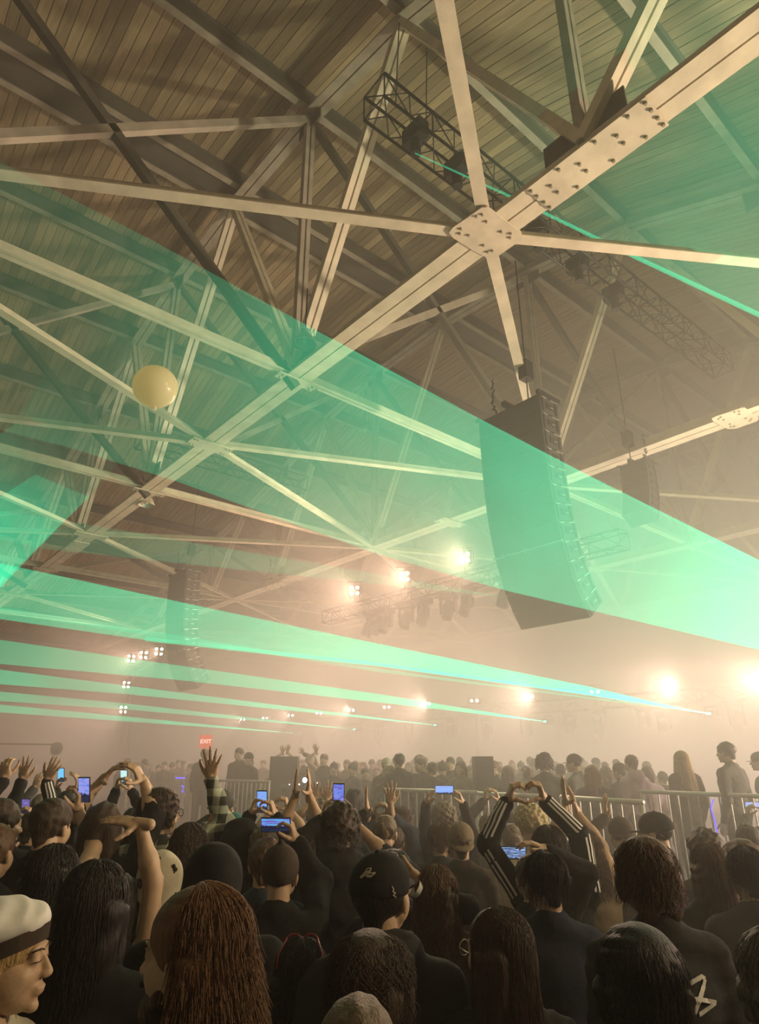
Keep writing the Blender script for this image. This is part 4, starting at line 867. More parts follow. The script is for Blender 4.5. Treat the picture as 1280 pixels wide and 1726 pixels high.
# third array, seen from behind on the right
zt3 = at(1083, 792, 14.5)
line_array(tuple(zt3), .62, .42, 7, .20, 'small speaker array at far right, only its pale latches showing in haze', [0, .03, .05, .07, .09, .10, .11, .12], '')
bpy.data.objects['speaker_array.002'].rotation_euler = (0, 0, math.pi)
# ------------------------------------------------------------------ phones
def screen_mat(name, a, b, c, dark=.35, st=1.0, seed=0.0):
    m = bpy.data.materials.new(name); m.use_nodes = True; nt = m.node_tree; L = nt.links; bs = nt.nodes['Principled BSDF']; bs.inputs['Base Color'].default_value = (.01, .01, .01, 1); bs.inputs['Roughness'].default_value = .2
    tc = nt.nodes.new('ShaderNodeTexCoord'); sp = nt.nodes.new('ShaderNodeSeparateXYZ'); L.new(tc.outputs['Generated'], sp.inputs[0])
    mp = nt.nodes.new('ShaderNodeMapping'); mp.inputs['Scale'].default_value = (1.2, 1, 7); mp.inputs['Location'].default_value = (seed, seed, 0); mp.inputs['Rotation'].default_value = (0, .12, 0); L.new(tc.outputs['Generated'], mp.inputs[0])
    n = nt.nodes.new('ShaderNodeTexNoise'); n.inputs['Scale'].default_value = 1.6; n.inputs['Detail'].default_value = 4; L.new(mp.outputs[0], n.inputs['Vector'])
    cr = nt.nodes.new('ShaderNodeValToRGB'); e = cr.color_ramp.elements; e[0].position = .35; e[0].color = (*a, 1); e[1].position = .65; e[1].color = (*c, 1); q = e.new(.5); q.color = (*b, 1); L.new(n.outputs[0], cr.inputs[0])
    n2 = nt.nodes.new('ShaderNodeTexNoise'); n2.inputs['Scale'].default_value = 7; L.new(tc.outputs['Generated'], n2.inputs['Vector'])
    ad = nt.nodes.new('ShaderNodeMath'); ad.operation = 'MULTIPLY_ADD'; ad.inputs[1].default_value = -.35; L.new(n2.outputs[0], ad.inputs[0]); L.new(sp.outputs[2], ad.inputs[2])
    g = nt.nodes.new('ShaderNodeMath'); g.operation = 'GREATER_THAN'; g.inputs[1].default_value = dark - .17; L.new(ad.outputs[0], g.inputs[0])
    mr = nt.nodes.new('ShaderNodeMapRange'); mr.inputs[3].default_value = .07 * st; mr.inputs[4].default_value = st; L.new(g.outputs[0], mr.inputs[0]); L.new(cr.outputs[0], bs.inputs['Emission Color']); L.new(mr.outputs[0], bs.inputs['Emission Strength']); m.cycles.emission_sampling = 'NONE'; return m
LAV, BLU, CYA, PUR = (.32, .34, .95), (.16, .28, .95), (.12, .62, .95), (.22, .10, .42)
def phone(x, y, px_, land, label, cols=(LAV, BLU, LAV), dark=.3, st=.9, roll=0, tilt=0, d=None, dark_seed=0):
    d = d or .150 * FPX / px_; hs = sorted(((hx - x) ** 2 + (hy - y) ** 2) ** .5 for hx, hy, hd in HANDS); nh = min(HANDS, key=lambda h_: ((h_[0] - x) ** 2 + (h_[1] - y) ** 2))
    if hs[0] < 40 and abs(nh[2] - d) / d < .35: d = nh[2] - .015
    L_ = min(max(px_ * d / FPX, .132), .170); W_, T_ = L_ * .48, .009; P = at(x, y, d); t = thing('phone', label, 'phone', P)
    zx = RGT if not land else RGT; R = A3([RGT, CF, CU]).T; r = math.radians(roll); R = R @ A3([[math.cos(r), 0, math.sin(r)], [0, 1, 0], [-math.sin(r), 0, math.cos(r)]])
    t.rotation_euler = Matrix(R).to_euler(); w, h = (W_, L_) if not land else (L_, W_)
    part('case', MB().box((0, 0, 0), (w, T_, h)).box((w * .5 + .0006, 0, h * .15), (.0015, .004, h * .12)), BLACK, t)
    part('screen', MB().box((0, -T_ / 2 - .0006, 0), (w - .007, .001, h - .008)), screen_mat('phone_screen', *cols, dark=dark, st=st * .85, seed=x * .01), t)
    part('camera_bump', MB().box((-w * .25, T_ / 2 + .001, h * .34), (w * .35, .003, h * .2 if not land else h * .3)), BLACKP, t); return d
# ------------------------------------------------------------------ the crowd near the camera, from the front row back
RIGHT_UP = dict(dir=(0, 1, .15), palm='cam', pose='open')
def A(side, p, dir=(0, 1, .1), palm='away', pose='open', **k): return dict(side=side, p=p, dir=dir, palm=palm, pose=pose, **k)
o, T, rt, Rz_, I = person(14, 1532, 1.62, 'woman in a white sailor-style cap, face in profile to the right, blonde hair', yaw=-84, hair='bob', HL=.20, hc='blond', hres=.005, fem=1, pitch=2, top='cream', nstr=500, strk=dict(gap=75, rad=.0016, wave=.012))
def lashes(o, T, m):
    for nm, pts, r in (('eyebrow', [(.016, .098, .026), (.032, .096, .031), (.050, .080, .027)], .0024), ('eyelashes', [(.019, .095, .005), (.031, .0965, .003), (.045, .087, .004)], .0014)):
        for sx in (-1, 1):
            mb_ = MB().tube([(sx * x, y, z) for x, y, z in pts], r, 5); link(nm, mk_mesh(nm, T(np.concatenate(mb_.v)), mb_.f, m, True), o)
lashes(o, T, HAIR['brown'])
# her sailor cap with its dark band
V, F = surfnet([('e', (0, -.03, .088), (.108, .125, .058)), ('e', (.0, -.06, .075), (.10, .10, .06)), ('p', A3([0, .30, -.95]), -.030)], .0055, .02); V = wob(V, .0035, 38, 4)
cp = link('sailor_cap', mk_mesh('sailor_cap', T(V), F, WHITE, True), o)
mb = MB(); n = 28
for i in range(n):
    a = 2 * math.pi * i / n; mb.v.append(A3([[.099 * math.cos(a), -.024 + .119 * math.sin(a), .012 + .034 * math.sin(a)], [.102 * math.cos(a), -.026 + .122 * math.sin(a), .048 + .036 * math.sin(a)]]))
mb.f = [(2 * i, (2 * i + 2) % (2 * n), (2 * i + 3) % (2 * n), 2 * i + 1) for i in range(n)]
link('cap_band', mk_mesh('cap_band', T(np.concatenate(mb.v)), mb.f, CL['brown'], True), cp)
link('eyelet', mk_mesh('eyelet', T(np.concatenate(MB().ell((-.104, -.03, .075), (.004, .007, .007), 8, 6).v)), MB().ell((0, 0, 0), (1, 1, 1), 8, 6).f, BLACK, True), cp)
o, T, rt, Rz_, I = person(338, 1492, 1.42, 'bearded man with wavy auburn shoulder-length hair, profile to the left', yaw=70, hair='long', HL=.10, hback=.03, hc='auburn', hres=.005, top='charcoal', nstr=2800, strk=dict(gap=90, rad=.0011, wave=.012, flare=.16, curl_end=.10), pitch=-3)
lashes(o, T, HAIR['brown'])
V, F = surfnet([('e', (0, .05, -.088), (.058, .058, .040)), ('e', (0, .088, -.105), (.032, .022, .035)), ('c', A3([-.058, .03, -.06]), A3([.0, .088, -.088]), .020, .024), ('c', A3([.058, .03, -.06]), A3([.0, .088, -.088]), .020, .024), ('c', A3([-.025, .103, -.046]), A3([.025, .103, -.046]), .0075, .0075), ('-', (0, .112, -.061), (.022, .016, .008))], .005, .012)
link('beard', mk_mesh('beard', T(wob(V, .002, 160, 2)), F, HAIR['brown'], True), o)
person(603, 1678, 1.25, 'person whose cropped sandy crown just rises over the bottom edge, centre', hair='buzz', hc='ash', top='black', hres=.007, wide=1.05)
o, T, *_ = person(625, 1572, 1.62, 'person with tousled dark brown hair, back of head, centre bottom', hair='mop', hc='brown', hres=.006, nstr=2200, strk=dict(rad=.0012, wave=.02), top='black', hyaw=-15)
o, T, *_ = person(510, 1582, 2.05, 'woman with straight dark hair and red glasses pushed up on her head', hair='long', HL=.30, hc='black', hres=.007, fem=1, top='black', nstr=600, strk=dict(wave=.003, rad=.0016))
mb = MB()
for sx in (-1, 1): mb.tube([(sx * (.036 + .030 * math.cos(a)), .045 + .004 * math.cos(a * 2), .142 + .021 * math.sin(a)) for a in np.linspace(0, 2 * math.pi, 18)], .0042, 6).tube([(sx * .066, .045, .150), (sx * .092, -.01, .112), (sx * .094, -.05, .075)], .0036, 6)
mb.tube([(-.008, .046, .148), (.008, .046, .148)], .004, 6); g = link('glasses', mk_mesh('glasses', T(np.concatenate(mb.v) * A3([.84, .9, 1]) - A3([0, .050, .016])), mb.f, REDP, True), o, label='red plastic glasses')
o, T, *_ = person(838, 1530, 1.95, 'woman with very long straight brown hair and thin round glasses', hair='long', HL=.52, hc='brown', hres=.006, fem=1, top='black', nstr=2200, strk=dict(wave=.004, rad=.0012, flare=.04, segs=11), hyaw=40, slump=.2)
mb = MB()
for sx in (-1, 1): mb.tube([(sx * (.032) + .024 * math.cos(a), .112, .004 + .022 * math.sin(a)) for a in np.linspace(0, 2 * math.pi, 18)], .0016, 6).tube([(sx * .056, .11, .008), (sx * .080, .06, .008), (sx * .082, -.005, .004)], .0015, 6)
link('glasses', mk_mesh('glasses', T(np.concatenate(mb.v)), mb.f, GLASSW, True), o, label='thin round wire glasses')
person(1070, 1562, 1.52, 'person with smooth dark hair seen from behind, largest head at the bottom right', hair='mop', hc='black', hres=.006, nstr=2600, strk=dict(rad=.0011, wave=.006), top='black')
o, T, rt, Rz_, I = person(1082, 1414, 2.35, 'man with tousled brown hair, charcoal tee with a white angular print', hair='mop', hc='mid', hres=.006, nstr=1800, strk=dict(rad=.0013, wave=.022, flare=.10), top='charcoal', sleeve='short', wide=1.08, yaw=8)
from mathutils.bvhtree import BVHTree
def decal(host, polys, w, m, nm, lab=None):
    """ribbons that lie on the surface of `host`, each polyline started from sight lines and laid on the cloth"""
    bpy.context.view_layer.update(); Mw = host.matrix_world; Mi = Mw.inverted(); me = host.data; bv = BVHTree.FromPolygons([v.co for v in me.vertices], [p.vertices[:] for p in me.polygons])
    mb = MB(); org = Mi @ Vector(EYE)
    for pl in polys:
        P = []
        for (x0, y0), (x1, y1) in zip(pl[:-1], pl[1:]):
            for t_ in np.linspace(0, 1, 5)[:-1]: P.append((x0 + (x1 - x0) * t_, y0 + (y1 - y0) * t_))
        P.append(pl[-1]); Q = []
        for x, y in P:
            d_ = ((Mi.to_3x3() @ Vector(ray(x, y)))).normalized(); h = bv.ray_cast(org, d_)
            if h[0] is not None: Q.append((np.array(h[0] - d_ * .004), np.array(h[1])))
        for (a, n), (b, _) in zip(Q[:-1], Q[1:]):
            if np.linalg.norm(a - b) > 1e-5: mb.bar(a, b + (b - a) * .1, w, .002, side=np.cross(n, b - a))
    if mb.n: return link(nm, mb.mesh(nm, m), host.parent, label=lab)
def child(o, nm): return [c for c in o.children if c.name.split('.')[0] == nm][0]
decal(child(o, 'shirt'), [[(1160, 1661), (1168, 1655), (1184, 1646), (1189, 1650), (1186, 1664), (1181, 1682), (1172, 1708)], [(1160, 1684), (1183, 1685), (1207, 1690), (1196, 1699), (1180, 1710)]], .013, WHITE, 'shirt_print', 'white angular print')
person(915, 1434, 2.75, 'man with close-cropped dark hair in a navy tee, behind the long-haired woman', hair='short', hc='black', top='navy', sleeve='short', hres=.007, wide=1.04, hyaw=14, nstr=300, strk=dict(rad=.0010, wave=.002))
person(1254, 1428, 3.0, 'man with short dark hair and grey tee near the right edge', hair='short', hc='black', top='grey', sleeve='short', hres=.007, nstr=300, strk=dict(rad=.001, wave=.002), yaw=-10)
person(1305, 1565, 1.55, 'person with greying hair cut off by the right edge at the bottom', hair='mop', hc='grey', hres=.007, top='tan', nstr=600, strk=dict(rad=.002, wave=.01))
o, T, rt, Rz_, I = person(638, 1432, 2.05, 'person in a black cap with pale stitched emblem, centre of the crowd', hair='short', hc='black', hres=.006, hat='cap', hatc=CL['black'], top='charcoal', hyaw=-24, pitch=10, hood=True, wide=1.1)
decal(child(o, 'cap'), [[(607, 1479), (616, 1470), (619, 1464), (626, 1463), (622, 1472), (633, 1471), (627, 1476), (616, 1475), (609, 1480)], [(612, 1477), (622, 1468), (618, 1478), (626, 1478)], [(614, 1471), (626, 1467)]], .0032, CL['cream'], 'cap_emblem', 'pale stitched emblem')
decal(child(o, 'cap'), [[(661, 1494), (664, 1499), (662, 1503), (667, 1505), (663, 1509), (668, 1512), (664, 1516), (669, 1519), (666, 1523)]], .0028, CL['cream'], 'side_script', 'looping pale script')
person(474, 1428, 2.95, 'person in a dark knit beanie lifting a sideways phone with the right hand', hat='beanie', hatc=CL['brown'], hair='buzz', top='black', hres=.008, yaw=4, arms=[A(1, (493, 1396), (-.35, 1, .1), 'left', 'grip', d=3.27, el=(1, -.6))])
phone(465, 1390, 50, True, 'large sideways phone with violet screen, above the dark knit beanie', (CYA, BLU, PUR), .45, .8)
person(365, 1418, 2.45, 'broad person in a black hooded jacket, left of the beanie', hat='hood', hatc=CL['black'], hair='none', top='black', wide=1.25, hood=True, yaw=12, pitch=-12)
person(575, 1362, 3.7, 'curly-haired person in a charcoal hoodie filming with an upright phone', hair='curly', hc='brown', top='charcoal', hood=True, wide=1.15, nstr=500, strk=dict(rad=.002, wave=.02, flare=.15), arms=[A(1, (596, 1375), (-.55, 1, .2), 'left', 'spread', d=3.95, el=(1, -.8), sleeve='half'), A(-1, (548, 1362), (.2, 1, .1), 'right', 'grip', d=3.95)])
phone(571, 1341, 41, False, 'upright phone with lavender screen over the curly-haired person', (LAV, BLU, PUR), .3, .8)
person(736, 1458, 2.9, 'woman with wavy brown hair behind the tan cap, head turned right', hair='long', HL=.24, hc='mid', fem=1, top='brown', hyaw=-30, nstr=500, strk=dict(rad=.0018, wave=.016, flare=.08))
o, T, *_ = person(666, 1434, 3.1, 'person cupping a hand to the mouth, white wristband on the wrist', hair='short', hc='black', top='black', hyaw=-20, arms=[A(1, (690, 1474), (-.8, .6, .1), 'away', 'relax', d=2.85, el=(1, -.5))])
P = at(703, 1499, 2.8); wb = MB(); Rb = frame_(RGT * -.8 + CU * .6, CF); wb.lathe([(.034, -.010), (.035, 0), (.034, .010)], 18, (0, 0, 0), A3([Rb[:, 0], Rb[:, 2], Rb[:, 1]]).T); tag(part('wristband', wb, WHITE, None, True, loc=P), 'white paper wristband on the cupped hand\'s wrist', 'wristband')
person(776, 1384, 4.2, 'person in a tan cap worn backwards, peak hanging over the neck', hat='backcap', hatc=CL['tan'], hair='short', hc='brown', top='brown', pitch=12)
person(741, 1386, 4.6, 'person with light brown hair just left of the tan cap', hair='short', hc='mid', top='charcoal', nstr=250)
person(748, 1354, 5.6, 'person with fluffy fair hair above and behind the tan cap', hair='fro', hc='ash', top='tan')
person(762, 1402, 5.0, 'dark-jacketed person holding a sideways phone up in both hands', hair='short', hc='brown', top='black', arms=[A(-1, (722, 1341), (.35, 1, .1), 'right', 'grip', d=5.2, el=(-1, -.3)), A(1, (776, 1341), (-.35, 1, .1), 'left', 'grip', d=5.2, el=(1, -.3))])
phone(749, 1331, 31, True, 'sideways phone with bright blue screen held up in both hands', ((.35, .5, 1), (.2, .4, 1), (.4, .5, 1)), .18, 1.1)
person(924, 1392, 3.5, 'person in a black three-stripe track jacket raising both hands in a heart', hair='short', hc='brown', top='black', hres=.007, wide=1.1, nstr=400, strk=dict(rad=.0016, wave=.008),
       arms=[A(-1, (862, 1330), (.35, 1, .0), 'right', 'heart', d=3.6, el=(-1, -.35), stripes=1), A(1, (911, 1328), (-.35, 1, .0), 'left', 'heart', d=3.6, el=(1, -.35), stripes=1)])
person(893, 1356, 4.6, 'person in a pale yellow fluffy knitted hat inside the striped sleeves', hat='fur', hatc=HAIR['bleach'], hair='none', top='cream')
phone(864, 1437, 46, True, 'phone with blue and white picture, tucked under the striped elbow', ((.3, .5, 1), (.02, .02, .05), (.4, .6, 1)), .1, 1.0)
person(893, 1440, 3.3, 'person hidden behind the cropped head, only the filming hand showing', hair='short', hc='brown', top='black', arms=[A(1, (903, 1424), (-.9, .35, .1), 'left', 'relax', d=3.2)])
o, T, *_ = person(1102, 1370, 4.15, 'person in a black peaked cap facing left, dark jacket', hat='cap', hair='buzz', hc='black', top='black', yaw=52, hres=.008)
person(1191, 1420, 3.25, 'woman with smooth long brown hair, left of the man in the grey tee', hair='long', HL=.32, hc='mid', fem=1, top='charcoal', nstr=500, strk=dict(wave=.003, rad=.0015))
person(1186, 1404, 3.9, 'person with bushy hair just behind the smooth long-haired woman', hair='curly', hc='brown', top='brown')
person(1247, 1416, 3.35, 'person whose rounded brown hair shows behind the grey-tee man', hair='mop', hc='mid', top='black')
person(1258, 1390, 4.6, 'person with short hair under the blue dot of the right barrier', hair='short', hc='brown', top='charcoal')
person(984, 1398, 3.9, 'person with long curly hair and a patterned shirt beside the striped sleeve', hair='long', HL=.22, hc='mid', top='tan', nstr=700, strk=dict(rad=.002, wave=.025, flare=.2), arms=[A(-1, (951, 1338), (-.15, 1, .1), 'right', 'flat', d=4.1, sleeve='none'), A(1, (968, 1352), (-.3, 1, .1), 'left', 'spread', d=4.2, sleeve='none')])
person(1044, 1378, 4.7, 'person in a dark cap holding up an upright phone at the right', hat='backcap', hatc=CL['brown'], hair='buzz', top='brown', arms=[A(-1, (1020, 1362), (-.1, 1, .1), 'right', 'open', d=4.9), A(1, (1056, 1418), (-.5, 1, .1), 'left', 'grip', d=4.7)])
phone(1043, 1406, 31, False, 'upright phone with white-blue screen near the tousled brown head', ((.4, .5, 1), (.5, .6, 1), (.2, .3, .9)), .3, 1.2)
# left half of the crowd
person(92, 1346, 3.3, 'person with short brown hair and a pale collar, tall black back at left', hair='short', hc='brown', top='black', wide=1.2, hyaw=-10, hood=False, arms=[A(1, (136, 1345), (.1, 1, .1), 'left', 'grip', d=3.7, el=(1, -.8), sleeve='none')])
phone(142, 1331, 42, False, 'upright phone with lavender screen high at the left', (LAV, (.4, .42, 1), BLU), .33, .8)
person(178, 1352, 3.6, 'tall person all in black, bare hands arched overhead in a heart', hair='long', HL=.2, hc='brown', top='black', wide=1.15, arms=[A(-1, (186, 1300), (.75, .8, .0), 'down', 'frame', d=3.9, el=(-1, .1), sleeve='half'), A(1, (232, 1300), (-.55, .9, .0), 'down', 'frame', d=3.9, el=(1, -.2), sleeve='half')])
person(226, 1362, 5.6, 'person hidden behind the overhead heart, holding a small upright phone', hair='short', hc='black', top='black', arms=[A(-1, (199, 1318), (.2, 1, .1), 'right', 'grip', d=5.8), A(1, (219, 1319), (-.2, 1, .1), 'left', 'grip', d=5.8)])
phone(209, 1310, 24, False, 'small upright phone with pale green-blue screen, framed by the arched hands', ((.4, .7, .9), (.6, .8, .6), (.3, .6, 1)), .25, 1.2)
person(168, 1452, 1.95, 'person with long dark hair, large black shape at the lower left', hair='long', HL=.34, hc='black', fem=1, top='black', hres=.007, nstr=900, strk=dict(wave=.004, rad=.0016), wide=1.1)
person(96, 1424, 2.5, 'dark-haired person in black with the hair hanging over one shoulder, left', hair='long', HL=.36, hc='black', fem=1, top='black', nstr=500, wide=1.15)
person(203, 1472, 2.7, 'person in black raising a bare forearm with the hand bent flat', hair='long', HL=.2, hc='black', top='black', arms=[A(1, (213, 1384), (-1, .1, .1), 'down', 'flat', d=2.75, el=(.5, -1), sleeve='none')])
person(236, 1382, 4.1, 'shaven-headed person left of the plaid shirt', hair='buzz', hc='black', skin='tan', top='black', hyaw=-20)
o, T, *_ = person(273, 1330, 3.9, 'man in a plaid shirt and glasses with his right arm stretched up', hair='mop', hc='brown', top='plaid', hyaw=-38, nstr=400, strk=dict(rad=.002, wave=.01), arms=[A(1, (357, 1294), (.05, 1, .05), 'away', 'spread', d=4.1, el=(1, -1))])
mb = MB()
for sx in (-1, 1): mb.tube([(sx * .032 + .022 * math.cos(a), .112, .004 + .019 * math.sin(a)) for a in np.linspace(0, 2 * math.pi, 14)], .0022, 5).tube([(sx * .054, .11, .008), (sx * .080, .06, .008), (sx * .082, -.005, .004)], .002, 5)
link('glasses', mk_mesh('glasses', T(np.concatenate(mb.v)), mb.f, BLACK, True), o)
o, T, *_ = person(276, 1434, 2.95, 'person in a cream crochet hood with brown flower patches', hat='hood', hatc=CL['cream'], hair='none', top='cream', hood=True, wide=.85)
for i, (x, y, z) in enumerate([(.075, -.09, .07), (-.06, -.13, .02), (.09, -.07, -.05), (0, -.12, .12), (-.05, -.13, -.09)]):
    e = MB(); [e.ell((x + .014 * math.cos(a), y, z + .014 * math.sin(a)), (.010, .010, .010), 8, 6) for a in np.linspace(0, 5.03, 5)]; link('flower_patch', mk_mesh('flower_patch', T(np.concatenate(e.v)), e.f, CL['orange'] if False else CL['brown'], True), o, kind='stuff')
person(322, 1388, 3.5, 'woman with loose brown hair below the plaid arm', hair='long', HL=.26, hc='brown', fem=1, top='black', nstr=400, strk=dict(rad=.002, wave=.02))
person(346, 1386, 4.3, 'person with light brown hair beside the loose brown-haired woman', hair='short', hc='ash', top='tan')
person(375, 1332, 5.0, 'person in a grey cap filming with a small sideways phone', hat='backcap', hatc=CL['grey'], hair='buzz', top='grey', arms=[A(1, (388, 1364), (-.4, 1, .1), 'left', 'grip', d=5.2), A(-1, (362, 1366), (.4, 1, .1), 'right', 'grip', d=5.2)])
phone(377, 1361, 24, True, 'small sideways phone with deep blue screen under the grey cap', (BLU, (.05, .1, .5), BLU), .3, .8, d=5.0)
person(371, 1372, 4.7, 'person in an orange hood, a small bright patch left of the teal one', hat='hood', hatc=CL['orange'], hair='none', top='orange', wide=.8)
person(396, 1370, 4.6, 'person in a teal hood next to the orange one', hat='hood', hatc=CL['teal'], hair='none', top='teal', wide=.85)
person(411, 1380, 3.9, 'person in a black hood turned aside, left of the upright phone', hat='hood', hatc=CL['black'], hair='none', top='black', yaw=-60, wide=.9)
person(446, 1392, 3.8, 'person with short ash hair directly under the sideways phone', hair='short', hc='ash', top='black', arms=[A(-1, (428, 1356), (.3, 1, .1), 'right', 'grip', d=4.2), A(1, (459, 1358), (-.4, 1, .1), 'left', 'grip', d=4.2)])
phone(442, 1351, 37, False, 'upright phone with violet-blue screen between two hands, left of centre', (LAV, (.2, .5, 1), LAV), .28, .9)
person(450, 1412, 3.2, 'person with brown hair just behind the knit beanie', hair='short', hc='mid', top='denim')
person(512, 1396, 4.3, 'person with both bare hands up clapping, palms facing each other', hair='short', hc='brown', top='black', arms=[A(-1, (499, 1322), (.03, 1, .0), 'right', 'flat', d=4.4, el=(-1, -.6), sleeve='none'), A(1, (521, 1322), (0, 1, .0), 'left', 'flat', d=4.4, el=(1, -.7), sleeve='half')])
person(474, 1384, 5.2, 'person making a small heart with both hands, behind the clapping hands', hair='short', hc='mid', top='grey', arms=[A(-1, (465, 1350), (.35, 1, .0), 'right', 'heart', d=5.4, sleeve='none'), A(1, (483, 1350), (-.35, 1, .0), 'left', 'heart', d=5.4, sleeve='none')])
person(598, 1328, 6.3, 'person with long dark hair right of the lavender upright phone', hair='long', HL=.28, hc='black', top='black', fem=1)
person(540, 1352, 5.6, 'person with fair curls and two spread hands up beside the lavender phone', hair='fro', hc='ash', top='tan', arms=[A(-1, (530, 1336), (-.15, 1, .1), 'away', 'spread', d=5.8, sleeve='none'), A(1, (553, 1338), (.15, 1, .1), 'away', 'spread', d=5.8, sleeve='none')])
person(648, 1374, 4.3, 'bald man with raised hands around him, right of centre', hair='buzz', hc='ash', top='charcoal', arms=[A(-1, (618, 1352), (-.05, 1, .05), 'right', 'flat', d=4.5)])
person(664, 1392, 4.9, 'person in a dark jacket forming a small heart above the bald man', hair='short', hc='brown', top='denim', arms=[A(-1, (633, 1360), (.35, 1, .0), 'right', 'heart', d=5.0), A(1, (651, 1360), (-.35, 1, .0), 'left', 'heart', d=5.0)])
person(676, 1360, 5.3, 'woman with long wavy hair and a bare arm raised straight up', hair='long', HL=.32, hc='mid', fem=1, top='brown', arms=[A(-1, (658, 1342), (-.05, 1, .05), 'away', 'spread', d=4.7, sleeve='none', el=(1, -1))], nstr=300)
person(664, 1430, 3.6, 'person in a denim jacket stretching a dark sleeve across, under the bald man', hair='short', hc='black', top='denim', hyaw=-70)
person(822, 1372, 5.6, 'person with red-nailed hands raised beside the striped left sleeve', hair='short', hc='mid', top='grey', arms=[A(-1, (818, 1338), (.1, 1, .05), 'right', 'grip', d=5.7), A(1, (838, 1338), (-.3, 1, .05), 'left', 'grip', d=5.7)])
person(862, 1388, 5.0, 'person with ash hair behind the striped left sleeve', hair='short', hc='ash', top='tan')
# far left edge
person(4, 1346, 3.4, 'person with short hair and one ear lit, cut by the left edge', hair='short', hc='brown', top='black', hyaw=-30)
person(-4, 1388, 3.0, 'person with dark red-brown hair lower at the left edge', hair='short', hc='mid', top='black')
person(58, 1368, 4.6, 'person in skeleton-print sleeves reaching up at far left', hair='short', hc='brown', top='black', arms=[A(-1, (40, 1300), (.15, 1, .05), 'away', 'spread', d=4.8), A(1, (86, 1302), (.5, 1, .05), 'away', 'open', d=4.8, stripes=1)])
phone(44, 1361, 30, False, 'upright phone with dim lilac screen low at the left edge', (LAV, PUR, LAV), .4, .6)
person(33, 1384, 5.2, 'person holding the dim lilac phone at the left edge', hair='short', hc='black', top='brown', arms=[A(1, (52, 1368), (-.3, 1, .1), 'left', 'grip', d=5.4)])
person(14, 1352, 4.3, 'person with a pinching raised hand at the very left edge', hair='short', hc='brown', top='black', arms=[A(-1, (8, 1296), (0, 1, .05), 'away', 'grip', d=4.5)])
person(116, 1332, 5.8, 'person filming with a small cyan-screened phone, far left', hair='short', hc='black', top='black', arms=[A(-1, (99, 1318), (.2, 1, .1), 'right', 'grip', d=6.4), A(1, (132, 1316), (-.2, 1, .1), 'left', 'frame', d=6.2)])
phone(103, 1306, 22, False, 'small upright phone with cyan screen at far left, above the dark head', (CYA, (.2, .5, 1), CYA), .2, 1.1)
person(72, 1338, 6.6, 'person with fair hair and hands up between the left edge arms', hair='short', hc='ash', top='grey', arms=[A(-1, (62, 1318), (.3, 1, .1), 'away', 'relax', d=6.8)])
phone(1268, 1357, 24, True, 'sideways phone with pale screen at the right edge before the barrier', ((.5, .6, 1), (.3, .4, .9), (.5, .6, 1)), .25, 1.1)
person(1282, 1392, 5.6, 'person at the right edge holding the pale-screened phone', hair='short', hc='brown', top='black', arms=[A(-1, (1262, 1364), (.2, 1, .1), 'right', 'grip', d=6.6)])
